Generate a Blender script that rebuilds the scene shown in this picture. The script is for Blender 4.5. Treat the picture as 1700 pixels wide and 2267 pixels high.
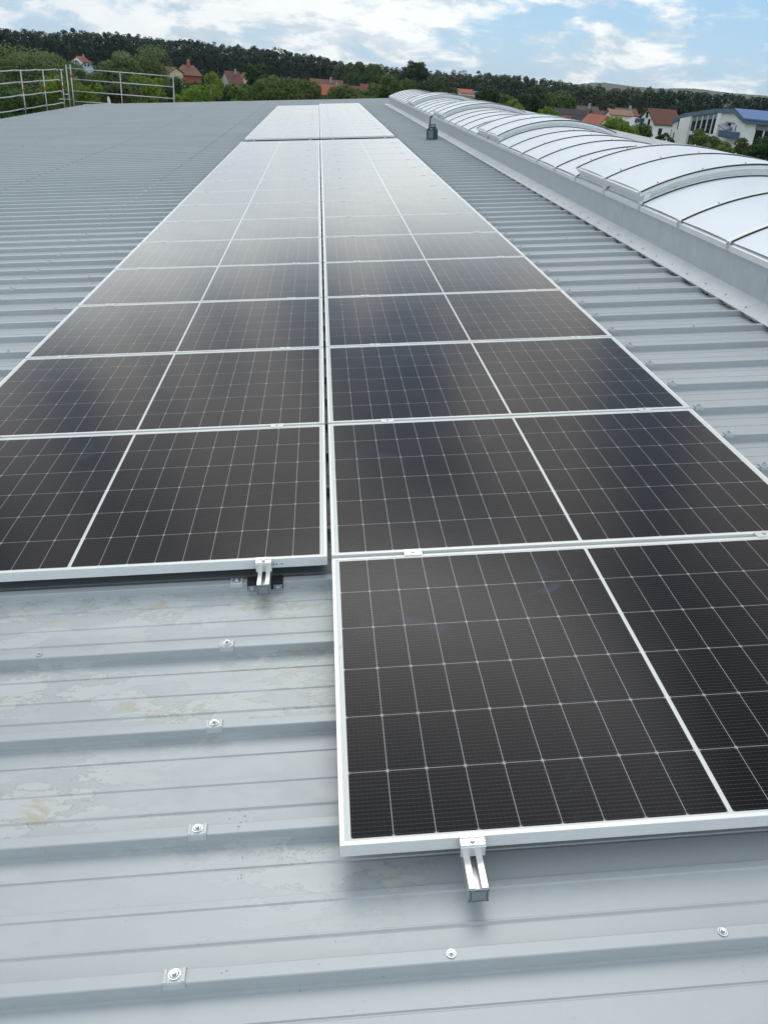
import bpy, bmesh, math, random
import numpy as np
from mathutils import Matrix, Vector

# ------------------------------------------------------------------ clearing, camera, world, sun, exposure
for _o in list(bpy.data.objects):
    bpy.data.objects.remove(_o, do_unlink=True)
S = bpy.context.scene
COL = S.collection
TILT = math.radians(5.0)                       # the roof rises gently towards +x
RM = Matrix.Rotation(-TILT, 4, 'Y')            # roof frame -> world
IMW, IMH, FPX = 1700.0, 2267.0, 1763.2         # photograph size, focal length in pixels
PITCH, ROLL, YAW = 0.5120, -0.0180, 0.0631     # of the camera, in the roof's frame
CAM_R = Vector((0.0354, -1.1329, 1.4465))
_f = Vector((math.sin(YAW) * math.cos(PITCH), math.cos(YAW) * math.cos(PITCH), -math.sin(PITCH)))
_r = Vector((math.cos(YAW), -math.sin(YAW), 0.0))
_u = _r.cross(_f)
CR = _r * math.cos(ROLL) + _u * math.sin(ROLL)
CU = -_r * math.sin(ROLL) + _u * math.cos(ROLL)
R3 = RM.to_3x3()
CRW, CUW, CFW = R3 @ CR, R3 @ CU, R3 @ _f
CAMW = R3 @ CAM_R
cam_data = bpy.data.cameras.new('camera')
cam = bpy.data.objects.new('camera', cam_data)
COL.objects.link(cam)
m = Matrix((CRW, CUW, -CFW)).transposed().to_4x4()
m.translation = CAMW
cam.matrix_world = m
cam_data.sensor_fit = 'VERTICAL'
cam_data.sensor_height = 24.0
cam_data.lens = 24.0 * FPX / IMH
cam_data.clip_start = 0.05
cam_data.clip_end = 20000
S.camera = cam

SUN_EL, SUN_AZ = math.radians(54), math.radians(-3)      # azimuth measured from +y towards +x
W = bpy.data.worlds.new('World')
S.world = W
W.use_nodes = True
S.view_settings.view_transform = 'Standard'
S.view_settings.look = 'None'
S.view_settings.exposure = 0.2
S.view_settings.gamma = 1.0
S.view_settings.use_curve_mapping = False
sun_data = bpy.data.lights.new('sun', 'SUN')
sun_data.energy = 1.35
sun_data.angle = math.radians(42)
sun_data.color = (1.0, 0.97, 0.92)
sun = bpy.data.objects.new('sun', sun_data)
COL.objects.link(sun)
_sd = Vector((math.sin(SUN_AZ) * math.cos(SUN_EL), math.cos(SUN_AZ) * math.cos(SUN_EL), math.sin(SUN_EL)))
sun.rotation_euler = _sd.to_track_quat('Z', 'Y').to_euler()
sun.location = (0, 0, 60)

# ------------------------------------------------------------------ small node language
class Nd:
    """A value socket with arithmetic, so procedural masks read like formulas."""
    def __init__(s, nt, sock): s.nt, s.s = nt, sock
    def _m(s, op, *others, clamp=False):
        n = s.nt.nodes.new('ShaderNodeMath'); n.operation = op; n.use_clamp = clamp
        for i, o in enumerate((s,) + others):
            if isinstance(o, Nd): s.nt.links.new(o.s, n.inputs[i])
            else: n.inputs[i].default_value = o
        return Nd(s.nt, n.outputs[0])
    def __add__(s, o): return s._m('ADD', o)
    def __sub__(s, o): return s._m('SUBTRACT', o)
    def __mul__(s, o): return s._m('MULTIPLY', o)
    def __truediv__(s, o): return s._m('DIVIDE', o)
    def lt(s, o): return s._m('LESS_THAN', o)
    def gt(s, o): return s._m('GREATER_THAN', o)
    def abs(s): return s._m('ABSOLUTE')
    def max(s, o): return s._m('MAXIMUM', o)
    def min(s, o): return s._m('MINIMUM', o)
    def mod(s, o): return s._m('FLOORED_MODULO', o)
    def floor(s): return s._m('FLOOR')
    def power(s, o): return s._m('POWER', o)
    def clamp(s): return s._m('ADD', 0.0, clamp=True)
    def ramp(s, a, b):                    # 0 at a, 1 at b
        n = s.nt.nodes.new('ShaderNodeMapRange'); n.interpolation_type = 'SMOOTHSTEP'
        s.nt.links.new(s.s, n.inputs[0]); n.inputs[1].default_value = a; n.inputs[2].default_value = b
        return Nd(s.nt, n.outputs[0])

class Mat:
    def __init__(s, name, base=(0.5, 0.5, 0.5), rough=0.5, metal=0.0, **kw):
        s.m = bpy.data.materials.new(name); s.m.use_nodes = True
        s.nt = s.m.node_tree
        s.b = s.nt.nodes['Principled BSDF']
        s.b.inputs['Base Color'].default_value = (*base, 1)
        s.b.inputs['Roughness'].default_value = rough
        s.b.inputs['Metallic'].default_value = metal
        for k, v in kw.items(): s.b.inputs[k].default_value = v
        s._tc = None
    def coord(s, kind='Object'):
        if s._tc is None: s._tc = s.nt.nodes.new('ShaderNodeTexCoord')
        return s._tc.outputs[kind]
    def xyz(s, kind='Object'):
        n = s.nt.nodes.new('ShaderNodeSeparateXYZ'); s.nt.links.new(s.coord(kind), n.inputs[0])
        return [Nd(s.nt, n.outputs[i]) for i in range(3)]
    def scaled(s, sc, kind='Object', loc=(0, 0, 0)):
        n = s.nt.nodes.new('ShaderNodeMapping'); s.nt.links.new(s.coord(kind), n.inputs[0])
        n.inputs['Scale'].default_value = sc; n.inputs['Location'].default_value = loc
        return n.outputs[0]
    def noise(s, scale, detail=4, rough=0.55, sc=None, kind='Object', dist=0.0, loc=(0, 0, 0)):
        n = s.nt.nodes.new('ShaderNodeTexNoise')
        s.nt.links.new(s.scaled(sc or (1, 1, 1), kind, loc), n.inputs['Vector'])
        n.inputs['Scale'].default_value = scale; n.inputs['Detail'].default_value = detail
        n.inputs['Roughness'].default_value = rough; n.inputs['Distortion'].default_value = dist
        return Nd(s.nt, n.outputs['Fac'])
    def mix(s, fac, a, b):
        n = s.nt.nodes.new('ShaderNodeMix'); n.data_type = 'RGBA'
        for i, v in ((0, fac), (6, a), (7, b)):
            if isinstance(v, Nd): s.nt.links.new(v.s, n.inputs[i])
            elif hasattr(v, 'is_output'): s.nt.links.new(v, n.inputs[i])
            elif i == 0: n.inputs[i].default_value = v
            else: n.inputs[i].default_value = (*v, 1)
        return n.outputs[2]
    def set(s, inp, v):
        s.nt.links.new(v.s if isinstance(v, Nd) else v, s.b.inputs[inp]); return s
    def bump(s, h, strength=0.2, dist=0.01):
        n = s.nt.nodes.new('ShaderNodeBump'); n.inputs['Strength'].default_value = strength
        n.inputs['Distance'].default_value = dist
        s.nt.links.new(h.s, n.inputs['Height']); s.nt.links.new(n.outputs[0], s.b.inputs['Normal']); return s

# ------------------------------------------------------------------ sky: Nishita light behind a broken layer of procedural cloud
def build_world():
    nt = W.node_tree
    bg = nt.nodes['Background']
    sky = nt.nodes.new('ShaderNodeTexSky'); sky.sky_type = 'NISHITA'; sky.sun_disc = False
    sky.sun_elevation = SUN_EL; sky.sun_rotation = SUN_AZ
    sky.air_density = 1.0; sky.dust_density = 0.2; sky.ozone_density = 2.0
    tc = nt.nodes.new('ShaderNodeTexCoord')
    sp = nt.nodes.new('ShaderNodeSeparateXYZ'); nt.links.new(tc.outputs['Generated'], sp.inputs[0])
    x, y, z = [Nd(nt, sp.outputs[i]) for i in range(3)]
    cb = nt.nodes.new('ShaderNodeCombineXYZ')
    h = z.max(0.0) * 0.9 + 0.42                       # cloud layers flatten towards the horizon
    for i, q in enumerate((x / h, y / h, z * 4.2)): nt.links.new(q.s, cb.inputs[i])
    def noise(scale, detail, rough, off, dist=0.0):
        mp = nt.nodes.new('ShaderNodeMapping'); nt.links.new(cb.outputs[0], mp.inputs[0]); mp.inputs['Location'].default_value = off
        n = nt.nodes.new('ShaderNodeTexNoise'); nt.links.new(mp.outputs[0], n.inputs['Vector'])
        n.inputs['Scale'].default_value = scale; n.inputs['Detail'].default_value = detail; n.inputs['Roughness'].default_value = rough
        n.inputs['Distortion'].default_value = dist
        return Nd(nt, n.outputs['Fac'])
    big = noise(1.3, 9, 0.55, (3.1, 1.7, 0), .2)
    shade = noise(1.9, 8, 0.6, (7.3, 4.1, 0))
    puff = noise(5.6, 10, 0.6, (1.3, 6.1, 2.0), .25)
    puff_up = noise(5.6, 10, 0.6, (1.3, 6.1, 2.13), .25)
    body = big * 0.42 + puff * 0.58
    cover = body.ramp(0.43, 0.535)
    relief = (puff - puff_up).ramp(-0.11, 0.09)          # lit crowns, grey undersides
    bright = ((shade - 0.5) * 1.6 + relief * 0.75 + (body - 0.5) * 1.2 + 0.12).clamp()
    def mix(fac, a, b):
        n = nt.nodes.new('ShaderNodeMix'); n.data_type = 'RGBA'
        for i, v in ((0, fac), (6, a), (7, b)):
            if isinstance(v, Nd): nt.links.new(v.s, n.inputs[i])
            elif hasattr(v, 'is_output'): nt.links.new(v, n.inputs[i])
            elif i == 0: n.inputs[i].default_value = v
            else: n.inputs[i].default_value = (*v, 1)
        return n.outputs[2]
    def scale(c, f):
        n = nt.nodes.new('ShaderNodeVectorMath'); n.operation = 'SCALE'
        nt.links.new(c, n.inputs[0])
        if isinstance(f, Nd): nt.links.new(f.s, n.inputs['Scale'])
        else: n.inputs['Scale'].default_value = f
        return n.outputs[0]
    # clear patches: the Nishita blue, whitened by the thin veil that lies over it
    clear = mix(0.72, sky.outputs[0], (3.3, 5.8, 8.6))
    # a heavy cloud bank hides the sun ahead, an added bright band under it feeds the panel reflections, thinner cloud overhead
    wob = (shade - 0.5) * 0.22 + (puff - 0.5) * 0.10
    zz = z + wob * 0.6
    bank = zz.ramp(0.17, 0.26) * zz.ramp(0.90, 0.66) * y.ramp(-0.15, 0.35)
    rear = y.ramp(0.15, -0.55) * z.ramp(0.95, 0.6)  # unseen sky behind the viewer, brightened to lighten the rib faces
    bright_band = zz.ramp(0.085, 0.135) * zz.ramp(0.275, 0.19) * y.ramp(0.0, 0.5)  # band added mostly above the view, to whiten reflections in the middle panels
    glow = (bank.min(1.0) * -0.30 + 1.0) * (rear * 0.30 + 1.0) * (bright_band * 0.52 + 1.0) * 0.93
    cover = cover.max(bright_band * 0.9).max(z.ramp(0.25, 0.5) * 0.8)
    bright = bright.max(bright_band)
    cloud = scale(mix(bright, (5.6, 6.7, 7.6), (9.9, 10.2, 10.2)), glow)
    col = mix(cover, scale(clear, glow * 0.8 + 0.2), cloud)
    # the bank itself: grey brown cloud with darker blue grey rifts
    mp = nt.nodes.new('ShaderNodeMapping'); nt.links.new(tc.outputs['Generated'], mp.inputs[0]); mp.inputs['Scale'].default_value = (2.6, 1.2, 1.5)
    mp.inputs['Location'].default_value = (0.35, 0, 0.1)
    bn = nt.nodes.new('ShaderNodeTexNoise'); nt.links.new(mp.outputs[0], bn.inputs['Vector']); bn.inputs['Scale'].default_value = 2.3; bn.inputs['Detail'].default_value = 5
    pat = Nd(nt, bn.outputs['Fac'])  .ramp(0.43, 0.58)
    col = mix(bank.clamp() * 0.92, col, mix(pat, (0.9, 1.4, 2.2), (6.2, 5.8, 5.3)))
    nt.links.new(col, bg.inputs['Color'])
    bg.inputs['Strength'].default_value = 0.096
build_world()

# ------------------------------------------------------------------ object helpers
def link(name, me, parent=None, mat=None, mw=None):
    o = bpy.data.objects.new(name, me); COL.objects.link(o)
    if parent is not None: o.parent = parent
    if mw is not None: o.matrix_world = mw
    if mat is not None and me is not None and not me.materials: me.materials.append(mat)
    return o
def tag(o, label=None, cat=None, group=None, kind=None):
    for k, v in (('label', label), ('category', cat), ('group', group), ('kind', kind)):
        if v: o[k] = v
    return o
def roof_at(x, y, z=0.0, rz=0.0): return RM @ Matrix.Translation((x, y, z)) @ Matrix.Rotation(rz, 4, 'Z')
def world_at(x, y, z=0.0, rz=0.0): return Matrix.Translation((x, y, z)) @ Matrix.Rotation(rz, 4, 'Z')
def thing(name, label, cat, mw, group=None):
    o = link(name, None, mw=mw); o.empty_display_size = 0.2
    return tag(o, label, cat, group)

class MB:
    """Collects shapes and becomes ONE mesh."""
    def __init__(s): s.v, s.f, s.mi = [], [], []
    def add(s, vs, fs, mi=0):
        n = len(s.v); s.v += [tuple(v) for v in vs]
        s.f += [tuple(i + n for i in f) for f in fs]; s.mi += [mi] * len(fs); return s
    def box(s, x0, x1, y0, y1, z0, z1, mi=0, M=None):
        vs = [Vector(p) for p in ((x0,y0,z0),(x1,y0,z0),(x1,y1,z0),(x0,y1,z0),(x0,y0,z1),(x1,y0,z1),(x1,y1,z1),(x0,y1,z1))]
        if M is not None: vs = [M @ v for v in vs]
        return s.add(vs, [(0,3,2,1),(4,5,6,7),(0,1,5,4),(1,2,6,5),(2,3,7,6),(3,0,4,7)], mi)
    def tube(s, p, q, r, n=8, r2=None, caps=True, mi=0):
        p, q = Vector(p), Vector(q); d = (q - p).normalized(); r2 = r if r2 is None else r2
        a = d.orthogonal().normalized(); b = d.cross(a)
        ring = [(a * math.cos(t) + b * math.sin(t)) for t in (2 * math.pi * k / n for k in range(n))]
        vs = [p + c * r for c in ring] + [q + c * r2 for c in ring]
        fs = [(k, (k + 1) % n, n + (k + 1) % n, n + k) for k in range(n)]
        if caps: fs += [tuple(range(n - 1, -1, -1)), tuple(range(n, 2 * n))]
        return s.add(vs, fs, mi)
    def path(s, pts, r, n=8):
        for a, b in zip(pts[:-1], pts[1:]): s.tube(a, b, r, n)
        return s
    def prism(s, poly, axis, a, b, mi=0):
        """poly: 2-D outline; axis 'x' takes (y,z), 'y' takes (x,z), 'z' takes (x,y)."""
        def P(p, t): return {'x': (t, p[0], p[1]), 'y': (p[0], t, p[1]), 'z': (p[0], p[1], t)}[axis]
        n = len(poly); vs = [P(p, a) for p in poly] + [P(p, b) for p in poly]
        fs = [(k, (k + 1) % n, n + (k + 1) % n, n + k) for k in range(n)] + [tuple(range(n - 1, -1, -1)), tuple(range(n, 2 * n))]
        return s.add(vs, fs, mi)
    def strip(s, poly, axis, a, b, mi=0):
        """an open sheet: the line poly extruded along axis"""
        def P(p, t): return {'x': (t, p[0], p[1]), 'y': (p[0], t, p[1])}[axis]
        n = len(poly); vs = [P(p, a) for p in poly] + [P(p, b) for p in poly]
        return s.add(vs, [(k, k + 1, n + k + 1, n + k) for k in range(n - 1)], mi)
    def mesh(s, name, fix=True):
        me = bpy.data.meshes.new(name); me.from_pydata(s.v, [], s.f); me.update()
        if any(s.mi): me.polygons.foreach_set('material_index', s.mi)
        if fix:
            bm = bmesh.new(); bm.from_mesh(me); bmesh.ops.recalc_face_normals(bm, faces=bm.faces); bm.to_mesh(me); bm.free()
        return me
    def build(s, name, mat, parent=None, mw=None, smooth=False, bevel=0.0):
        me = s.mesh(name)
        for mm in (mat if isinstance(mat, (list, tuple)) else [mat]): me.materials.append(mm)
        if smooth: me.polygons.foreach_set('use_smooth', [True] * len(me.polygons))
        o = link(name, me, parent, None, mw)
        if bevel:
            b = o.modifiers.new('bevel', 'BEVEL'); b.width = bevel; b.segments = 2; b.limit_method = 'ANGLE'
        return o
def copy_tree(o, parent=None, mw=None):
    c = o.copy(); COL.objects.link(c)
    if parent is not None: c.parent = parent
    if mw is not None: c.matrix_world = mw
    for ch in list(o.children): copy_tree(ch, c)
    return c

def ray(px, py):
    return (CFW * FPX + CRW * (px - IMW / 2) - CUW * (py - IMH / 2))
def at(px, py, d):
    """the point at horizontal distance d seen in this direction (used to survey the far places)"""
    v = ray(px, py); return CAMW + v * (d / math.hypot(v.x, v.y))
GZ = CAMW.z - 12.0                               # the ground, twelve metres under the viewer

# ------------------------------------------------------------------ materials
def roof_mat():
    M = Mat('coated_roof_steel', (0.47, 0.50, 0.515), 0.38, 0.0)
    x, y, z = M.xyz()
    broad = M.noise(0.9, 4, 0.6, (0.25, 1, 1))
    fine = M.noise(14, 5, 0.7)
    near = x.ramp(-2.6, -0.6) * x.ramp(0.35, 0.02) * y.ramp(-0.25, 0.12) * y.ramp(1.35, 1.0) * z.lt(-0.095)
    zone = M.noise(2.2, 3, 0.5, (0.6, 1.6, 1), loc=(5, 2, 0))
    wash = M.noise(9.5, 11, 0.72, (0.55, 1.3, 1), dist=0.25)
    film = wash.ramp(0.485, 0.50) * zone.ramp(0.38, 0.56) * near                 # pale dried-water film
    edge = ((wash - 0.487).abs().ramp(0.010, 0.003)) * zone.ramp(0.44, 0.6) * near   # tide lines along its rim
    mudn = M.noise(9.0, 8, 0.66, (0.6, 1.4, 1), loc=(1.3, 7.7, 0), dist=0.5)
    mud = mudn.ramp(0.565, 0.63) * zone.ramp(0.42, 0.58) * near
    specks = M.noise(95, 2, 0.5).ramp(0.745, 0.765) * M.noise(1.3, 2).ramp(0.42, 0.62)
    c = M.mix(broad.ramp(0.3, 0.7), (0.360, 0.395, 0.412), (0.398, 0.433, 0.448))
    c = M.mix((fine.ramp(0.35, 0.75)) * 0.14, c, (0.50, 0.54, 0.56))
    c = M.mix(film * 0.4, c, (0.54, 0.57, 0.565))
    c = M.mix(edge * 0.8, c, (0.29, 0.245, 0.15))
    c = M.mix(mud * 0.65, c, (0.40, 0.35, 0.23))
    c = M.mix(specks * 0.6, c, (0.14, 0.14, 0.14))
    M.set('Base Color', c)
    M.set('Roughness', (wash.ramp(0.4, 0.7) * near) * 0.18 + broad * 0.12 + 0.27)
    M.bump(M.noise(1.6, 2, 0.5, (0.35, 1.3, 1)) + M.noise(160, 1, 0.5) * 0.006, 0.25, 0.012)
    return M.m
def panel_glass_mat():
    """Half-cut cells under textured glass: gaps, rounded cell corners, busbars; x 0..1.722, y 0..1.134."""
    M = Mat('solar_cell_glass', (0.01, 0.01, 0.012), 0.1)
    M.b.inputs['IOR'].default_value = 1.46
    x, y, z = M.xyz()
    CW, CH = 0.0924, 0.18367
    xm = (x - 0.861).abs() - 0.0052                # distance from the central strip's edge
    ym = y - 0.016
    ux = xm.mod(CW); uy = ym.mod(CH)
    dx = ux.min(Nd(M.nt, ux.s) * -1.0 + CW)        # distance to nearest cell line
    dy = uy.min(uy * -1.0 + CH)
    gap = dx.lt(0.0008).max(dy.lt(0.0009)).max((dx + dy).lt(0.0062))
    border = xm.lt(0.0).max(xm.gt(9 * CW)).max(ym.lt(0.001)).max(ym.gt(6 * CH - 0.002))
    white = gap.max(border)
    bus = uy.mod(CH / 16.0)
    busm = (bus - CH / 32.0).abs().lt(0.00042)
    dots = (ux.mod(0.0115) - 0.0057).abs().lt(0.0011) * (bus - CH / 32.0).abs().lt(0.0009)
    edge_pad = dx.lt(0.0065) * dx.gt(0.0035) * (bus - CH / 32.0).abs().lt(0.0011)
    info = M.nt.nodes.new('ShaderNodeObjectInfo')
    rnd = Nd(M.nt, info.outputs['Random'])
    cellid = M.nt.nodes.new('ShaderNodeTexWhiteNoise'); cellid.noise_dimensions = '3D'
    cb = M.nt.nodes.new('ShaderNodeCombineXYZ')
    M.nt.links.new(((x - 0.861) / CW).floor().s, cb.inputs[0]); M.nt.links.new((ym / CH).floor().s, cb.inputs[1]); M.nt.links.new(rnd.s, cb.inputs[2])
    M.nt.links.new(cb.outputs[0], cellid.inputs['Vector'])
    cv = Nd(M.nt, cellid.outputs['Value'])
    c = M.mix(cv, (0.0035, 0.0045, 0.008), (0.007, 0.007, 0.010))
    c = M.mix(busm * 0.42, c, (0.11, 0.11, 0.115))
    c = M.mix(dots.max(edge_pad) * 0.10, c, (0.30, 0.30, 0.30))
    c = M.mix(gap * 0.48, c, (0.60, 0.63, 0.63))
    c = M.mix(border * 0.9, c, (0.70, 0.72, 0.71))
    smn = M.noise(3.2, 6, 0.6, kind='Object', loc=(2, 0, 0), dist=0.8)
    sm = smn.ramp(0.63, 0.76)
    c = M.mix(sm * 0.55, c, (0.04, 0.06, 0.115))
    dust = M.noise(210, 2, 0.5).ramp(0.74, 0.78)
    c = M.mix(dust * 0.14, c, (0.3, 0.29, 0.27))
    M.set('Base Color', c)
    M.b.inputs['Specular IOR Level'].default_value = 0.0
    M.set('Roughness', M.noise(2.5, 3) * 0.05 + 0.5)
    # anti-reflective textured glass: almost no mirror image face on, a strong one at grazing angles
    lw = M.nt.nodes.new('ShaderNodeLayerWeight'); lw.inputs['Blend'].default_value = 0.5
    fac = Nd(M.nt, lw.outputs['Facing']).power(4.0) * 0.99 + 0.003
    gl = M.nt.nodes.new('ShaderNodeBsdfGlossy'); gl.inputs['Color'].default_value = (1, 1, 1, 1)
    M.nt.links.new((M.noise(2.5, 3) * 0.06 + 0.15).s, gl.inputs['Roughness'])
    mx = M.nt.nodes.new('ShaderNodeMixShader')
    M.nt.links.new(fac.s, mx.inputs[0]); M.nt.links.new(M.b.outputs[0], mx.inputs[1]); M.nt.links.new(gl.outputs[0], mx.inputs[2])
    out = [q for q in M.nt.nodes if q.type == 'OUTPUT_MATERIAL'][0]
    M.nt.links.new(mx.outputs[0], out.inputs['Surface'])
    return M.m
def metal(name, base, rough, met, wear=0.08):
    M = Mat(name, base, rough, met)
    n = M.noise(6, 5, 0.6)
    M.set('Base Color', M.mix(n.ramp(0.3, 0.7), tuple(b * (1 - wear) for b in base), tuple(min(1, b * (1 + wear * 0.6)) for b in base)))
    M.set('Roughness', n * 0.16 + (rough - 0.08))
    return M.m
def plain(name, base, rough=0.6, wear=0.15, scale=3.0, sc=None):
    M = Mat(name, base, rough)
    n = M.noise(scale, 5, 0.6, sc)
    M.set('Base Color', M.mix(n.ramp(0.3, 0.7), tuple(b * (1 - wear) for b in base), tuple(min(1, b * (1 + wear)) for b in base)))
    return M.m
MT = {}
MT['roof'] = roof_mat()
MT['cells'] = panel_glass_mat()
MT['frame'] = metal('anodised_frame', (0.74, 0.76, 0.755), 0.32, 0.12, 0.04)
MT['alu'] = metal('mill_aluminium', (0.76, 0.77, 0.76), 0.34, 0.75, 0.08)
MT['zinc'] = metal('zinc_screw', (0.52, 0.54, 0.55), 0.30, 0.8, 0.1)
MT['saddle'] = metal('painted_saddle', (0.47, 0.505, 0.52), 0.4, 0.1, 0.05)
MT['rubber'] = plain('black_rubber', (0.015, 0.016, 0.018), 0.7)
MT['cap'] = plain('grey_plastic_cap', (0.22, 0.255, 0.28), 0.5, 0.08)
MT['curb'] = metal('curb_sheet', (0.47, 0.505, 0.525), 0.45, 0.0, 0.07)
MT['gutteredge'] = metal('edge_flashing', (0.66, 0.72, 0.76), 0.42, 0.1, 0.05)
MT['foam'] = plain('filler_foam', (0.45, 0.47, 0.45), 0.9, 0.25, 9)
MT['ink'] = plain('blue_marker_ink', (0.20, 0.25, 0.50), 0.6)
MT['farfix'] = plain('dull_fastener', (0.36, 0.39, 0.41), 0.7, 0.1)
def glazing_mat():
    M = Mat('opal_polycarbonate', (0.70, 0.76, 0.82), 0.40)
    n = M.noise(1.1, 4, 0.6)
    M.set('Base Color', M.mix(n.ramp(0.3, 0.7), (0.60, 0.665, 0.735), (0.65, 0.71, 0.77)))
    M.b.inputs['IOR'].default_value = 1.5
    M.bump(M.noise(1.4, 2, 0.5), 0.15, 0.02)
    return M.m
MT['opal'] = glazing_mat()

# ------------------------------------------------------------------ ground
def ground():
    M = Mat('meadow_ground', (0.07, 0.10, 0.035), 0.9)
    a = M.noise(0.05, 6, 0.6, kind='Object'); b = M.noise(0.6, 6, 0.65)
    c = M.mix(a.ramp(0.35, 0.65), (0.055, 0.085, 0.028), (0.10, 0.12, 0.05))
    c = M.mix(b.ramp(0.4, 0.7) * 0.6, c, (0.045, 0.07, 0.02))
    M.set('Base Color', c)
    mb = MB(); n = 48; R = 3250
    mb.add([(R * math.cos(2 * math.pi * k / n), R * math.sin(2 * math.pi * k / n), 0) for k in range(n)], [tuple(range(n))])
    tag(mb.build('ground', M.m, mw=world_at(0, 0, GZ)), kind='structure')
ground()

# ------------------------------------------------------------------ the hall whose roof we stand on
RX0, RX1, RY0, RY1 = -11.72, 7.2, -3.4, 44.4
RIB, RIBZ, PANZ = 0.3366, -0.075, -0.111
RIB0 = -0.2072
hall = thing('industrial_hall', 'grey industrial hall under a wide trapezoidal metal roof carrying solar panels', 'building', RM.copy())
def roof_sheet():
    prof = []
    k0 = math.floor((RY0 - RIB0) / RIB); k1 = math.ceil((RY1 - RIB0) / RIB)
    p = PANZ
    for k in range(k1, k0 - 1, -1):
        y = RIB0 + k * RIB
        prof += [(y + .0215, p), (y + .0200, p + .0015), (y + .0135, RIBZ - .0015), (y + .0115, RIBZ), (y - .0135, RIBZ), (y - .0155, RIBZ - .0018), (y - .0192, p + .0048), (y - .0238, p + .0042), (y - .0250, p),
                 (y - .0790, p), (y - .0812, p - .0030), (y - .0838, p - .0030), (y - .0870, p),
                 (y - .1575, p), (y - .1600, p + .0030), (y - .1755, p + .0030), (y - .1790, p),
                 (y - .2480, p), (y - .2500, p + .0016), (y - .2525, p + .0016), (y - .2570, p - .0018), (y - .2610, p)]
    prof = [q for q in prof if RY0 <= q[0] <= RY1]
    mb = MB()
    cuts = np.linspace(RX0, RX1, 10)
    n = len(prof)
    vs = [(x, q[0], q[1]) for x in cuts for q in prof]
    fs = [(i * n + k, (i + 1) * n + k, (i + 1) * n + k + 1, i * n + k + 1) for i in range(len(cuts) - 1) for k in range(n - 1)]
    mb.add(vs, fs)
    me = mb.mesh('roof_sheet', fix=False)
    me.materials.append(MT['roof'])
    return link('roof_sheet', me, hall)
roof_sheet()
wallm = plain('hall_wall_sheet', (0.42, 0.45, 0.47), 0.5, 0.08, 1.0)
mb = MB()
low = -11.0
for (x0, x1, y0, y1) in ((RX0 + .15, RX1 - .15, RY0 + .1, RY0 + .3), (RX0 + .15, RX1 - .15, RY1 - .3, RY1 - .1)):
    mb.prism([(x0, low + x0 * -.0872), (x1, low + x1 * -.0872), (x1, -.16), (x0, -.16)], 'y', y0, y1)
for x0 in (RX0 + .15, RX1 - .35):
    mb.box(x0, x0 + .2, RY0 + .3, RY1 - .3, low - 1, -.16)
mb.build('wall', wallm, hall)
MB().strip([(RY1 - .16, -.066), (RY1 + .02, -.062), (RY1 + .035, -.066), (RY1 + .035, -.26)], 'x', RX0 + .02, RX1).build('edge_flashing', MT['gutteredge'], hall)
MB().strip([(RX1 - .75, -.0735), (RX1 - .74, -.070), (RX1 + .03, -.052), (RX1 + .045, -.06), (RX1 + .045, -.26)], 'y', RY0, RY1 - .001).build('ridge_flashing', plain('ridge_sheet', (0.36, 0.385, 0.40), .5, .06), hall)
MB().strip([(RX0 + .06, -.125), (RX0 - .02, -.13), (RX0 - .02, -.26), (RX0 - .14, -.26), (RX0 - .15, -.17)], 'y', RY0, RY1).build('gutter', MT['curb'], hall)

# roof fasteners: saddle washers with screws on every rib, stitching screws on every third
def screw_mesh(mb, z=0.0, s=1.0):
    mb.tube((0, 0, z), (0, 0, z + .002 * s), .0115 * s, 14, .0112 * s)
    mb.tube((0, 0, z + .002 * s), (0, 0, z + .0042 * s), .0095 * s, 14, .0075 * s)
    mb.tube((0, 0, z + .0042 * s), (0, 0, z + .0100 * s), .0052 * s, 6, .0048 * s)
    return mb
sad_prof = [(-.0190, -.0135), (-.0168, -.0022), (-.0146, .0012), (.0126, .0012), (.0152, -.0022), (.0180, -.012)]
def saddle_mesh():
    mb = MB()
    up = sad_prof; dn = [(a, b + .0024) for a, b in sad_prof]
    for a, b in ((-.021, .021),):
        mb.prism(up + dn[::-1], 'x', a, b)
    for e in (-.0175, .0175):                  # raised rims
        mb.prism([(a, b + .0024) for a, b in sad_prof] + [(a, b + .0044) for a, b in sad_prof[::-1]], 'x', e - .003, e + .003)
    return mb
ME_SADDLE = saddle_mesh().mesh('saddle_washer'); ME_SADDLE.materials.append(MT['saddle'])
_mb = MB(); _mb.tube((0, 0, .0036), (0, 0, .0046), .0125, 14); screw_mesh(_mb, .0046)
ME_SADSCREW = _mb.mesh('screw'); ME_SADSCREW.materials.append(MT['zinc'])
_mb = MB(); _mb.tube((0, 0, 0), (0, 0, .0012), .0112, 14); screw_mesh(_mb, .0012, .95)
ME_SCREW = _mb.mesh('screw'); ME_SCREW.materials.append(MT['zinc'])
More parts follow.
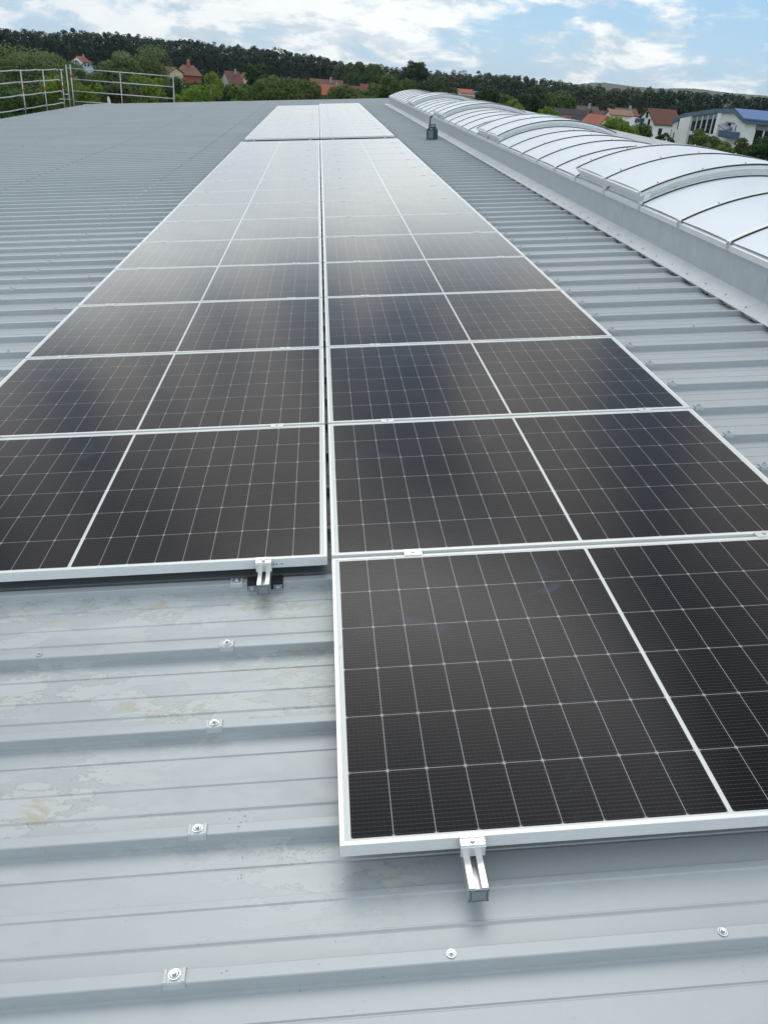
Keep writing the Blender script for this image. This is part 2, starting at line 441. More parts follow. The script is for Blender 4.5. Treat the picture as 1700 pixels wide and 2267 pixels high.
def fasteners():
    kmax = int((RY1 - .4 - RIB0) / RIB)
    sad, stitch = [], []
    under = lambda x, y: ((-1.76 < x < 0.0 and 1.15 < y < 36.3) or (-0.01 < x < 1.74 and y > -0.02 and y < 37.7) or (2.9 < x < 5.15 and y < 38.1))
    for k in range(0, kmax):
        y = RIB0 + k * RIB
        for j in range(-5, 4):
            x = -.3245 + 2.1755 * j
            if RX0 + .3 < x < RX1 - .3 and not under(x, y): sad.append((x, y))
        if k % 3 == 0:
            for j in range(-21, 14):
                x = -.335 + .545 * j
                if j % 4 and RX0 + .3 < x < RX1 - .3 and not under(x, y): stitch.append((x, y))
    near = lambda p: (p[0] - CAM_R.x) ** 2 + (p[1] - CAM_R.y) ** 2
    def infront(p): return (p[1] - CAM_R.y) * 0.62 + 0.25 > abs(p[0] - .2) - .1
    sad.sort(key=lambda p: near(p) + (0 if infront(p) else 1e4)); stitch.sort(key=lambda p: near(p) + (0 if infront(p) else 1e4))
    for p in sad[:100]:
        o = link('saddle_washer', ME_SADDLE, hall); o.location = (p[0], p[1], RIBZ)
        o.rotation_euler.z = random.Random(str(p)).uniform(-.05, .05)
        link('screw', ME_SADSCREW, o)
    for p in stitch[:100]:
        o = link('stitching_screw', ME_SCREW, hall); o.scale = (.88, .88, .88); o.location = (p[0], p[1], RIBZ + .0002)
    far = MB()
    for p in sad[100:]:
        x, y = p
        far.prism([(a + y, b + RIBZ + .0024) for a, b in sad_prof] + [(a + y, b + RIBZ) for a, b in sad_prof[::-1]], 'x', x - .021, x + .021)
        far.tube((x, y, RIBZ + .003), (x, y, RIBZ + .013), .0105, 8, .006)
    tag(far.build('saddle_washer', MT['farfix'], hall), kind='stuff')
    far = MB()
    for x, y in stitch[100:]:
        far.tube((x, y, RIBZ + .0003), (x, y, RIBZ + .012), .011, 8, .006)
    tag(far.build('stitching_screw', MT['farfix'], hall), kind='stuff')
fasteners()
def ink_marks():                                  # the installers' blue pencil ticks
    rng = random.Random(4)
    for (x, y, z) in ((-.235, -.208, RIBZ), (-.226, -.205, RIBZ), (-.232, .131, RIBZ), (-.228, .142, RIBZ), (-.262, .185, PANZ), (-.226, .19, PANZ), (-.222, .175, PANZ), (-.222, .075, PANZ), (-.221, .030, PANZ), (-.228, .022, PANZ), (-.221, .022, PANZ), (-.24, .205, PANZ)):
        a = rng.uniform(0, 3.1); L = rng.uniform(.0015, .004); w = rng.uniform(.0006, .0012)
        M = Matrix.Translation((x, y, z)) @ Matrix.Rotation(a, 4, 'Z')
        MB().box(-L, L, -w, w, .0002, .0006, M=M).build('pencil_mark', MT['ink'], hall)
ink_marks()

# ------------------------------------------------------------------ solar panels
PW, PD, PG = 1.722, 1.134, 0.0205
def frame_mesh():
    prof = [(.024, -.035), (0, -.035), (0, -.0255), (.0012, -.0250), (.0012, -.0232), (0, -.0227), (0, -.0150), (.0012, -.0145), (.0012, -.0127), (0, -.0122), (0, -.0008), (.0008, 0), (.0105, 0), (.0112, -.0006), (.0112, -.0060)]
    mb = MB(); n = len(prof)
    vs = []
    for d, z in prof: vs += [(d, d, z), (PW - d, d, z), (PW - d, PD - d, z), (d, PD - d, z)]
    fs = [(4 * i + k, 4 * i + (k + 1) % 4, 4 * (i + 1) + (k + 1) % 4, 4 * (i + 1) + k) for i in range(n - 1) for k in range(4)]
    return mb.add(vs, fs)
ME_FRAME = frame_mesh().mesh('frame'); ME_FRAME.materials.append(MT['frame'])
ME_GLASS = MB().box(.0108, PW - .0108, .0108, PD - .0108, -.0058, -.0016).mesh('glass'); ME_GLASS.materials.append(MT['cells'])
ME_BACK = MB().box(.58, .66, 1.00, 1.06, -.022, -.006).box(.83, .90, 1.00, 1.06, -.022, -.006).box(1.06, 1.14, 1.00, 1.06, -.022, -.006).mesh('junction_box')
ME_BACK.materials.append(MT['rubber'])
XL = -.0151 - PW
NUM = ['first', 'second', 'third', 'fourth', 'fifth', 'sixth', 'seventh', 'eighth', 'ninth', 'tenth', 'eleventh', 'twelfth', 'thirteenth', 'fourteenth', 'fifteenth', 'sixteenth']
_first = []
def panel(x, y, label, dz=0.0):
    if not _first:
        t = thing('solar_panel', label, 'solar panel', roof_at(x, y), 'solar panels in two long columns on the roof')
        link('frame', ME_FRAME, t); link('glass', ME_GLASS, t)
        _first.append(t)
    else:
        t = copy_tree(_first[0], mw=roof_at(x, y, dz)); t['label'] = label
    return t
STEP = PD + PG
Y2 = 19.262                                        # start of the second block
rng = random.Random(11)
panels = {}
def lab(side, block, i, n):
    if block == 'near':
        if i == 0: return {'right': 'nearest solar panel, standing forward at the front of the right column', 'left': 'solar panel at the near end of the left column, barcode sticker on its edge'}[side]
        pos = f'{NUM[i]} solar panel from the near end'
        return f'{pos} of the {side} column, before the gap'
    if i == 0: return f'solar panel of the {side} column just beyond the dark cross gap'
    if i == n - 1: return f'farthest solar panel of the {side} column, nearest the far roof edge'
    return f'solar panel of the {side} column, {NUM[i]} one beyond the cross gap'
for side, x, off in (('right', 0.0, 0), ('left', XL, 1)):
    for i in range(off, 16):
        panels[side, 'near', i - off] = panel(x, i * STEP + (-.0037 if off else 0), lab(side, 'near', i - off, 16 - off))
    nf = 16 - off
    for i in range(nf):
        panels[side, 'far', i] = panel(x, Y2 + i * STEP, lab(side, 'far', i, nf))
# barcode sticker on the frame edge of the left column's first panel
def sticker_mat():
    M = Mat('barcode_sticker', (0.8, 0.83, 0.85), 0.4)
    x, y, z = M.xyz()
    n = M.nt.nodes.new('ShaderNodeTexWhiteNoise'); n.noise_dimensions = '1D'
    M.nt.links.new((x * 700.0).floor().s, n.inputs['W'])
    bars = Nd(M.nt, n.outputs['Value']).gt(0.5) * (z + .0207).abs().lt(0.0028)
    M.set('Base Color', M.mix(bars, (0.72, 0.80, 0.86), (0.03, 0.04, 0.07)))
    return M.m
MB().box(1.537, 1.580, -.0010, -.0002, -.0262, -.0142).build('barcode_label', sticker_mat(), panels['left', 'near', 0])

# ------------------------------------------------------------------ mounting rails with their clamps
def rail_mesh(L):
    o = [(-.0205, 0), (.0205, 0), (.0205, .038), (.0065, .038), (.0065, .0355), (.0105, .0355), (.0105, .018), (-.0105, .018), (-.0105, .0355), (-.0065, .0355), (-.0065, .038), (-.0205, .038)]
    return MB().prism(o, 'y', 0, L)
def hex_bolt(mb, x, y, z, r=.0062, h=.006):
    mb.tube((x, y, z), (x, y, z + h), r, 12, r * .95)
    return mb
ME_END = MB()
ME_END.prism([(.009, .0005), (.009, .0036), (-.0035, .0036), (-.0045, .0010), (-.0215, .0010), (-.0215, -.0035), (-.0245, -.0035), (-.0245, -.0055), (-.0215, -.0075), (-.0215, -.0355), (-.0180, -.0355), (-.0180, -.0075), (-.0012, -.0075), (-.0012, .0005)], 'x', -.0265, .0265)
ME_END = ME_END.mesh('end_clamp'); ME_END.materials.append(MT['alu'])
_m = MB(); _m.tube((0, -.011, .0010), (0, -.011, .0022), .0078, 4); _m.tube((0, -.011, .0022), (0, -.011, .0060), .0058, 14, .0054)
_m.tube((0, -.011, .00605), (0, -.011, .0062), .0030, 6)
ME_BOLT = _m.mesh('bolt'); ME_BOLT.materials.append(MT['zinc'])
_m = MB(); _m.prism([(-.0175, .0006), (.0175, .0006), (.0175, .0034), (.006, .0034), (.005, .0018), (-.005, .0018), (-.006, .0034), (-.0175, .0034)], 'x', -.030, .030)
_m.box(-.030, .030, -.008, .008, -.030, .0006)
ME_MID = _m.mesh('mid_clamp'); ME_MID.materials.append(MT['alu'])
_m = MB(); _m.tube((0, 0, .0018), (0, 0, .0058), .0062, 12)
ME_MBOLT = _m.mesh('bolt'); ME_MBOLT.materials.append(MT['zinc'])
def rail(x, y0, y1, first, n, label, bracket=None, cap=True):
    """rail from y0 to y1; panels start at y=first, n of them"""
    t = thing('mounting_rail', label, 'rail', roof_at(x, y0, -.073), 'aluminium rails under the solar panels')
    rail_mesh(y1 - y0).build('profile', MT['alu'], t, bevel=.0006)
    c = MB().box(-.0208, .0208, -.004, -.0005, -.0004, .0368)
    c = c.build('end_cap', MT['cap'], t)
    k = MB()                                                   # dark slits round the cap
    k.box(-.0172, -.0160, -.0046, -.0041, .004, .032); k.box(.0160, .0172, -.0046, -.0041, .004, .032); k.box(-.013, .013, -.0046, -.0041, .0018, .0028); k.box(-.013, .013, -.0046, -.0041, .0335, .0345)
    for sx in (-1, 1):
        for zz in (.0008, .0335): k.box(sx * .0195 - .0016, sx * .0195 + .0016, -.0046, -.0041, zz, zz + .003)
    k.build('slit', MT['rubber'], c)
    for yy, flip in ((first, 1), (first + n * STEP - PG, -1)):
        e = link('end_clamp', ME_END, t); e.location = (0, yy - y0, .073)
        if flip < 0: e.rotation_euler.z = math.pi
        link('bolt', ME_BOLT, e)
    for i in range(1, n):
        e = link('mid_clamp', ME_MID, t); e.location = (random.Random(str(i + x)).uniform(-.012, .012), first + i * STEP - PG / 2 - y0, .073)
        link('bolt', ME_MBOLT, e)
    if bracket is not None:
        b = MB().prism([(-.0245, -.021), (-.0190, .0020), (.0160, .0020), (.0215, -.021), (.024, -.021), (.018, .0050), (-.0205, .0050), (-.027, -.021)], 'x', -.060, .060)
        b = b.build('roof_bracket', MT['rubber'], t); b.location = (0, bracket - y0, -.0020)
        for sx in (-1, 1):
            p = MB().prism([(-.0272, -.020), (-.0235, -.004), (-.0215, -.0045), (-.0252, -.0205)], 'x', sx * .043 - .015, sx * .043 + .015)
            p = p.build('bracket_plate', MT['cap'], b); p.location = (0, -.0036, 0)
            q = MB().tube((sx * .043, -.0275, -.012), (sx * .043, -.0325, -.0112), .0070, 12, .0066).tube((sx * .043, -.0325, -.0112), (sx * .043, -.0375, -.0104), .0044, 6)
            q.build('bolt', MT['zinc'], b)
    return t
RIBY = lambda k: RIB0 + k * RIB
rail(.2825, -.098, 18.52, 0, 16, 'bare aluminium rail end sticking out under the nearest panel, no roof bracket', None)
rail(1.500, -.098, 18.52, 0, 16, 'aluminium rail under the outer half of the right column in front of the cross gap')
rail(-.2285, STEP - .1005, 18.52, STEP - .0037, 15, 'aluminium rail end with black roof bracket and bolts under the left column', RIBY(4))
rail(-1.515, STEP - .1005, 18.52, STEP - .0037, 15, 'aluminium rail under the outer half of the left column in front of the cross gap')
rail(.2825, Y2 - .1, Y2 + 16 * STEP + .05, Y2, 16, 'aluminium rail under the inner half of the right column beyond the cross gap')
rail(1.500, Y2 - .1, Y2 + 16 * STEP + .05, Y2, 16, 'aluminium rail under the outer half of the right column beyond the cross gap')
rail(-.2285, Y2 - .1, Y2 + 15 * STEP + .05, Y2, 15, 'aluminium rail under the inner half of the left column beyond the cross gap')
rail(-1.515, Y2 - .1, Y2 + 15 * STEP + .05, Y2, 15, 'aluminium rail under the outer half of the left column beyond the cross gap')

# ------------------------------------------------------------------ barrel skylight
SX0, SX1, SZ = 2.985, 5.015, 0.248                 # springing lines and their height
SYE, SYS = 37.15, -3.0
ARC_R = 2.42
ACX = 4.0; ACZ = SZ - math.sqrt(ARC_R ** 2 - (SX1 - ACX) ** 2)
def arc_pts(dr=0.0, n=24, x0=SX0, x1=SX1):
    out = []
    a0 = math.atan2(SZ - ACZ, x0 - ACX); a1 = math.atan2(SZ - ACZ, x1 - ACX)
    for k in range(n + 1):
        a = a0 + (a1 - a0) * k / n
        out.append((ACX + (ARC_R + dr) * math.cos(a), ACZ + (ARC_R + dr) * math.sin(a)))
    return out
sky_t = thing('barrel_skylight', 'long arched white skylight with curved glazing bars on a grey curb', 'skylight', RM.copy())
def skylight():
    # curb: two folded walls and the end
    MB().strip([(2.852, -.0745), (2.856, -.0700), (2.996, -.026), (3.000, -.020), (3.003, .215)], 'y', SYS, SYE + .001).build('curb', MT['curb'], sky_t)
    MB().strip([(4.997, .215), (5.000, -.020), (5.004, -.026), (5.146, -.0700), (5.150, -.0745)], 'y', SYS, SYE + .001).build('curb', MT['curb'], sky_t)
    for k in range(13):
        y = 1.2 + 2.95 * k
        if y < SYE: MB().strip([(2.8515, -.0740), (2.8555, -.0688), (2.9952, -.0248), (2.9990, -.0190), (3.0012, .205)], 'y', y, y + .055).build('sheet_joint', MT['curb'], sky_t)
    MB().add([(3.0, SYE, -.025), (5.0, SYE, -.025), (5.0, SYE, .215), (3.0, SYE, .215)], [(0, 1, 2, 3)]).build('curb_end', MT['curb'], sky_t)
    ap = MB().add([(2.852, SYE, -.0745), (5.148, SYE, -.0745), (5.148, SYE + .95, -.0735), (2.852, SYE + .95, -.0735), (3.0, SYE, -.025), (5.0, SYE, -.025), (5.0, SYE + .06, -.067), (3.0, SYE + .06, -.067)], [(0, 4, 7, 3), (4, 5, 6, 7), (5, 1, 2, 6), (7, 6, 2, 3)])
    ap.build('apron', MT['gutteredge'], sky_t)
    # foam filler under the lip, notched at the ribs
    fb = MB()
    k = 0
    while RIBY(k) < SYE:
        y = RIBY(k)
        fb.prism([(y + .024, PANZ + .004), (y + RIB - .026, PANZ + .004), (y + RIB - .019, RIBZ), (y + .017, RIBZ)], 'x', 2.884, 2.93)
        rr = random.Random(k); 
        for _ in range(5):
            yy = y + rr.uniform(.04, .30); fb.box(2.874, 2.885, yy, yy + rr.uniform(.006, .02), PANZ, PANZ + rr.uniform(.004, .010), mi=1)
        k += 1
    fb.build('filler_strip', [MT['foam'], MT['rubber']], sky_t)
    # curb screws along the lip
    far = MB(); k = 0; idx = 0
    me = MB().tube((0, 0, 0), (0, 0, .003), .0085, 10).tube((0, 0, .003), (0, 0, .008), .0045, 6).mesh('flashing_screw'); me.materials.append(MT['zinc'])
    while RIBY(k) < SYE - .1:
        y = RIBY(k); x = 2.905 + .006 * math.sin(k * 2.3)
        if 7 <= k < 100:
            o = link('flashing_screw', me, sky_t); o.location = (x, y, -.0545); o.rotation_euler.y = -.30
        else:
            far.tube((x, y, -.056), (x, y, -.047), .0085, 6)
        k += 1
    tag(far.build('flashing_screw', MT['zinc'], sky_t), kind='stuff')
    # aluminium springing profiles
    for sx, x in ((1, SX0), (-1, SX1)):
        pr = [(x - .002 * sx, .206), (x - .002 * sx, .246), (x + .030 * sx, .262), (x + .060 * sx, .274), (x + .060 * sx, .262), (x + .030 * sx, .206)]
        MB().prism(pr, 'y', SYS, SYE + .012).build('springing_profile', MT['frame'], sky_t)
    # bar positions
    lead = [4.759 - .935 * k for k in range(1, 9)][::-1]
    bars = lead + [4.759, 5.683, 6.615, 7.68, 8.77, 9.70, 10.65, 11.58, 12.52, 13.45, 14.45, 15.49, 16.47, 17.41, 18.36, 19.29, 20.25, 21.20, 22.22, 23.19, 24.15, 25.22, 26.17, 27.14, 28.22, 29.29, 30.25, 31.2, 32.15, 33.1, 34.05, 35.0, 36.0, 37.06]
    bars = [b for b in bars if b > SYS]
    arcp = arc_pts(.012, 28, SX0 + .02, SX1 - .02)
    pane_cache = {}
    for a, b in zip(bars[:-1], bars[1:]):
        w = b - a
        mb = MB(); n = len(arcp)
        # a pane bellies very slightly between bars
        ys = [0, w * .25, w * .5, w * .75, w]
        vs = [(p[0], yy, p[1] + .006 * math.sin(math.pi * yy / w)) for yy in ys for p in arcp]
        fs = [(i * n + k, (i + 1) * n + k, (i + 1) * n + k + 1, i * n + k + 1) for i in range(len(ys) - 1) for k in range(n - 1)]
        o = mb.add(vs, fs).build('glazing_pane', MT['opal'], sky_t, smooth=True); o.location.y = a
    # one bar: aluminium strip, black gasket on its near side, foot clamp on either springing
    lo = arc_pts(.014, 28, SX0 + .004, SX1 - .004); hi = arc_pts(.027, 28, SX0 + .004, SX1 - .004)
    def arc_prism(lo, hi, y0, y1):
        n = len(lo); mb = MB()
        vs = [(p[0], y0, p[1]) for p in lo] + [(p[0], y0, p[1]) for p in hi] + [(p[0], y1, p[1]) for p in hi] + [(p[0], y1, p[1]) for p in lo]
        fs = []
        for k in range(n - 1):
            for q in range(4):
                a, b = q * n + k, ((q + 1) % 4) * n + k
                fs.append((a, b, b + 1, a + 1))
        fs += [(0, n, 2 * n, 3 * n), (n - 1, 2 * n - 1, 3 * n - 1, 4 * n - 1)]
        return mb.add(vs, fs)
    ME_BAR = arc_prism(lo, hi, -.027, .027).mesh('glazing_bar'); ME_BAR.materials.append(MT['frame'])
    ME_GSK = arc_prism(arc_pts(.0135, 28, SX0 + .02, SX1 - .02), arc_pts(.024, 28, SX0 + .02, SX1 - .02), -.0322, -.0275).mesh('gasket'); ME_GSK.materials.append(MT['rubber'])
    feet = []
    for sx, x in ((1, SX0), (-1, SX1)):
        ft = MB()
        for dy in (-.019, -.006, .008, .020):
            ft.box(min(x - .007 * sx, x + .002 * sx), max(x - .007 * sx, x + .002 * sx), dy - .004, dy + .004, .208 + abs(dy) * .3, .268)
        ft = ft.mesh('bar_foot'); ft.materials.append(MT['alu']); feet.append(ft)
    kn = MB()
    for xx in (3.30, 4.0, 4.70):
        zz = ACZ + math.sqrt((ARC_R + .027) ** 2 - (xx - ACX) ** 2)
        kn.tube((xx, 0, zz - .002), (xx, 0, zz + .010), .008, 8)
    ME_KNOB = kn.mesh('bar_screw'); ME_KNOB.materials.append(MT['zinc'])
    for b in bars:
        o = link('glazing_bar', ME_BAR, sky_t); o.location.y = b
        link('gasket', ME_GSK, o); [link('bar_foot', f_, o) for f_ in feet]; link('bar_screw', ME_KNOB, o)
    # opening vents: upstand, lid with three bars
    for (v0, v1) in ((6.66, 8.73), (13.50, 15.45), (20.30, 22.18), (27.19, 29.25)):
        L = v1 - v0
        vent = arc_prism(arc_pts(.018, 24, SX0 + .085, SX1 - .085), arc_pts(.075, 24, SX0 + .085, SX1 - .085), 0, L).build('vent_hatch', MT['frame'], sky_t); vent.location.y = v0
        sub = []
        l0, l1, l2 = arc_pts(.060, 24, SX0 + .045, SX1 - .045), arc_pts(.072, 24, SX0 + .045, SX1 - .045), arc_pts(.104, 24, SX0 + .035, SX1 - .035)
        arc_prism(l0, l1, -.012, L + .012).build('hatch_ledge', MT['frame'], vent)
        arc_prism(l1, l2, -.03, L + .03).build('hatch_rim', MT['frame'], vent)
        # lid edge along the springing
        for sx, x in ((1, SX0), (-1, SX1)):
            xa = x + .044 * sx
            MB().prism([(xa, .268), (xa - .012 * sx, .285), (xa, .290), (xa - .012 * sx, .310), (xa - .006 * sx, .345), (xa + .05 * sx, .372), (xa + .05 * sx, .30)], 'y', -.03, L + .03).build('lid_edge', MT['frame'], vent)
        pa = arc_pts(.1075, 24, SX0 + .06, SX1 - .06); n = len(pa)
        for (ya, yb) in ((0, L / 2), (L / 2, L)):
            vs = [(p[0], yy, p[1] + .008 * math.sin(math.pi * (yy - ya) / (yb - ya))) for yy in np.linspace(ya, yb, 5) for p in pa]
            fs = [(i * n + k, (i + 1) * n + k, (i + 1) * n + k + 1, i * n + k + 1) for i in range(4) for k in range(n - 1)]
            MB().add(vs, fs).build('lid_pane', MT['opal'], vent, smooth=True)
        for yy in (-.006, L / 2, L + .006):
            arc_prism(arc_pts(.108, 24, SX0 + .04, SX1 - .04), arc_pts(.121, 24, SX0 + .04, SX1 - .04), yy - .027, yy + .027).build('lid_bar', MT['frame'], vent)
            arc_prism(arc_pts(.108, 24, SX0 + .05, SX1 - .05), arc_pts(.118, 24, SX0 + .05, SX1 - .05), yy - .0335, yy - .0275).build('lid_gasket', MT['rubber'], vent)
            kk = MB()
            for xx in (3.14, 3.55, 3.95, 4.35, 4.8):
                zz = ACZ + math.sqrt((ARC_R + .121) ** 2 - (xx - ACX) ** 2); kk.tube((xx, yy, zz - .002), (xx, yy, zz + .011), .008, 8)
            kk.build('lid_screw', MT['zinc'], vent)
skylight()

# ------------------------------------------------------------------ jobsite radio standing by the curb
def radio():
    teal = plain('teal_plastic', (0.006, 0.055, 0.070), 0.5, 0.1)
    grey = plain('grey_speaker_grille', (0.17, 0.175, 0.19), 0.6, 0.12, 20)
    t = thing('jobsite_radio', 'teal jobsite radio with grey speaker and bent black aerial beside the skylight curb', 'radio', roof_at(2.545, 18.78, RIBZ + .004, -.12))
    t.scale = (.78, .9, .97)
    MB().prism([(-.135, .012), (.135, .012), (.140, .20), (.105, .285), (-.085, .285), (-.135, .22)], 'y', -.075, .085).build('body', teal, t, bevel=.012)
    MB().box(-.105, .03, -.083, -.0755, .025, .20).build('speaker', grey, t, bevel=.003)
    MB().box(-.06, .01, -.083, -.0755, .215, .255).build('display', MT['cap'], t, bevel=.002)
    for sx in (-1, 1):
        MB().prism([(sx * .141, .0), (sx * .162, .0), (sx * .166, .21), (sx * .143, .235)], 'y', -.088, .098).build('bumper', MT['rubber'], t, bevel=.006)
    MB().path([(-.060, .02, .28), (-.056, .02, .44), (-.045, .015, .475), (.012, .0, .50)], .017, 10).build('aerial', MT['rubber'], t, smooth=True)
    MB().path([(-.10, .05, .28), (-.09, .05, .312), (.09, .05, .312), (.10, .05, .28)], .011, 8).build('handle', MT['rubber'], t, smooth=True)
radio()

# ------------------------------------------------------------------ scaffold guard rails round the far left corner
galv = metal('galvanised_tube', (0.50, 0.52, 0.52), 0.45, 0.55, 0.15)
orange = plain('orange_paint', (0.55, 0.10, 0.03), 0.5)
DOWN = R3.inverted() @ Vector((0, 0, -1))           # plumb line in the roof's frame
def plumb(p, h): return Vector(p) - DOWN * h
def guard_left():
    X = -12.2
    t = thing('scaffold_railing', 'galvanised scaffold guard rail with four tubes along the left eave', 'railing', RM.copy())
    r = random.Random(2)
    ys = [27.5, 30.5, 33.6, 36.75, 39.75, 42.6]
    for y in ys:
        base = Vector((X + .02, y, -.62))
        o = MB(); o.tube(base, plumb(base, 2.10), .024, 10)
        o = o.build('post', galv, t, smooth=True)
        if y > 30: 
            p = plumb(base, 1.38); MB().tube(plumb(base, 1.30), plumb(base, 1.44), .0262, 10).build('paint_band', orange, o)
        cl = MB()
        for z in (.075, .57, 1.045, 1.47): cl.box(X - .01, X + .06, y - .035, y + .03, z - .035, z + .03)
        cl.build('coupler', galv, o)
    for z in (.075, .57, 1.045, 1.47):
        pts = []
        for k in range(33):
            y = 27.0 + (42.72 - 27.0) * k / 32
            sag = -.022 * math.sin(math.pi * ((y - 27.5) % 3.05) / 3.05)
            pts.append((X - .035, y, z + sag + (y - 36) * .003))
        MB().path(pts, .021, 8).build('rail', galv, t, smooth=True)
guard_left()
def guard_far():
    Y = 45.2
    t = thing('scaffold_railing', 'galvanised scaffold guard rail beyond the far roof edge, with one rounded end', 'railing', RM.copy())
    top = lambda x: 1.530 - (x + 12.38) * math.tan(TILT)
    for x in (-9.86, -7.27):
        b = Vector((x - .198, Y, top(x) - 2.3)); MB().tube(b, plumb(b, 2.27), .024, 10).build('post', galv, t, smooth=True)
    for h in (0.0, .47, 1.0, 1.46):
        x1 = -7.32 if h < 1.4 else -9.9
        pts = [(-12.36, Y - .04, top(-12.36) - h), (x1, Y - .04, top(x1) - h)]
        if h == 0: pts += [(-7.26, Y - .04, top(-7.26) - .05), (-7.245, Y - .04, top(-7.25) - .16)]
        MB().path(pts, .021, 8).build('rail', galv, t, smooth=True)
guard_far()
def ladder_frame():
    Y = 45.0
    t = thing('scaffold_tower', 'narrow upright scaffold frame with two tall tubes at the roof corner', 'scaffold', RM.copy())
    for x, o_ in ((-12.60, 0), (-12.40, 1)):
        b = Vector((x, Y, -.9)); o = MB().tube(b, plumb(b, 2.6), .026, 10).build('upright', galv, t, smooth=True)
        if o_: MB().tube(plumb(b, 2.02), plumb(b, 2.16), .040, 10).build('paint_band', orange, o)
    for h, a, b_ in ((2.36, -12.75, -12.55), (1.28, -12.66, -12.44)):
        MB().tube((-12.64 - math.tan(TILT) * h * .6, Y - .01, -.9 + h), (-12.42 - math.tan(TILT) * h * .6, Y - .01, -.9 + h), .025, 8).build('rung', galv, t, smooth=True)
    MB().path([(-12.85, Y - .6, .19), (-12.60, Y - .1, .17), (-12.45, Y, .16)], .02, 8).build('rung', galv, t, smooth=True)
ladder_frame()
def stub():
    t = thing('vent_pipe', 'short cream pipe stub with slanted top standing at the far roof edge', 'pipe', roof_at(-10.55, 44.9, -.25))
    cream = plain('cream_plastic', (0.62, 0.61, 0.50), 0.5)
    MB().tube((0, 0, 0), (0, 0, .33), .075, 14).build('pipe', cream, t, smooth=False)
    MB().tube((0, 0, .33), (-.02, 0, .50), .072, 14, .045).build('cowl', cream, t)
stub()


# ------------------------------------------------------------------ trees
def leaf_mat(name, dark, light, scale=0.5, trans=0.35):
    M = Mat(name, dark, 0.62)
    g = M.nt.nodes.new('ShaderNodeNewGeometry')
    info = M.nt.nodes.new('ShaderNodeObjectInfo')
    n = M.noise(scale, 3, 0.5); n2 = Nd(M.nt, g.outputs['Random Per Island'])
    f = (n.ramp(0.3, 0.7) * 0.75 + n2 * 0.25)
    c = M.mix(f, dark, light)
    M.set('Base Color', c)
    M.b.inputs['Specular IOR Level'].default_value = 0.08
    tr = M.nt.nodes.new('ShaderNodeBsdfTranslucent'); M.nt.links.new(c, tr.inputs['Color'])
    mx = M.nt.nodes.new('ShaderNodeMixShader'); mx.inputs[0].default_value = trans
    out = [x for x in M.nt.nodes if x.type == 'OUTPUT_MATERIAL'][0]
    M.nt.links.new(M.b.outputs[0], mx.inputs[1]); M.nt.links.new(tr.outputs[0], mx.inputs[2]); M.nt.links.new(mx.outputs[0], out.inputs['Surface'])
    return M.m
LEAF = {
    'willow': leaf_mat('willow_leaves', (0.120, 0.178, 0.068), (0.175, 0.232, 0.100), trans=.42),
    'fresh': leaf_mat('fresh_leaves', (0.135, 0.225, 0.034), (0.215, 0.305, 0.060), trans=.42),
    'olive': leaf_mat('olive_leaves', (0.092, 0.142, 0.040), (0.148, 0.198, 0.068), trans=.4),
    'dark': leaf_mat('dark_leaves', (0.030, 0.066, 0.028), (0.055, 0.098, 0.040)),
    'mid': leaf_mat('mid_green_leaves', (0.062, 0.120, 0.034), (0.115, 0.178, 0.055)),
    'russet': leaf_mat('russet_leaves', (0.085, 0.098, 0.038), (0.125, 0.132, 0.058)),
    'spruce': leaf_mat('spruce_needles', (0.012, 0.034, 0.024), (0.026, 0.054, 0.034), trans=.1),
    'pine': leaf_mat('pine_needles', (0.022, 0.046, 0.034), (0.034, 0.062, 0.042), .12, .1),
    'pineb': leaf_mat('pale_pine_needles', (0.040, 0.068, 0.040), (0.075, 0.098, 0.056), .12, .1),  # paler needles of the right-hand skyline stand
}
BARK = plain('bark', (0.10, 0.08, 0.06), 0.9, 0.3, 4)
BARKP = plain('pine_bark', (0.10, 0.078, 0.06), 0.9, 0.3, 2)
def leaf_quads(c, nrm, size, rg, soft=None):
    """c (n,3) centres, nrm (n,3) normals -> verts (4n,3)"""
    n = len(c)
    t = rg.normal(size=(n, 3)); nrm = nrm / (np.linalg.norm(nrm, axis=1, keepdims=True) + 1e-9)
    t = np.cross(nrm, t); t /= (np.linalg.norm(t, axis=1, keepdims=True) + 1e-9)
    b = np.cross(nrm, t)
    s = (size * rg.uniform(.6, 1.3, n))[:, None]
    a = (rg.uniform(.55, 1.0, n))[:, None]
    bend = nrm * s * .22
    V = np.stack([c - t * s, c - b * s * a * .8 + bend, c + t * s * .9, c + b * s * a * .8 + bend], 1)
    so = nrm if soft is None else soft + nrm * .15
    return np.concatenate([V, np.repeat(so[:, None, :], 4, 1)], 2).reshape(-1, 6)
def quads_mesh(name, VN, mat):
    n = len(VN) // 4; V = VN[:, :3]; N = VN[:, 3:] + 1e-6
    me = bpy.data.meshes.new(name)
    me.vertices.add(len(V)); me.vertices.foreach_set('co', V.astype(np.float32).ravel())
    me.loops.add(4 * n); me.loops.foreach_set('vertex_index', np.arange(4 * n, dtype=np.int32))
    me.polygons.add(n); me.polygons.foreach_set('loop_start', np.arange(0, 4 * n, 4, dtype=np.int32))
    me.polygons.foreach_set('loop_total', np.full(n, 4, dtype=np.int32))
    me.polygons.foreach_set('use_smooth', [True] * n)
    me.update(calc_edges=True)
    N = N / np.linalg.norm(N, axis=1, keepdims=True)
    me.normals_split_custom_set_from_vertices([tuple(v) for v in N.astype(float)])
    me.materials.append(mat); return me
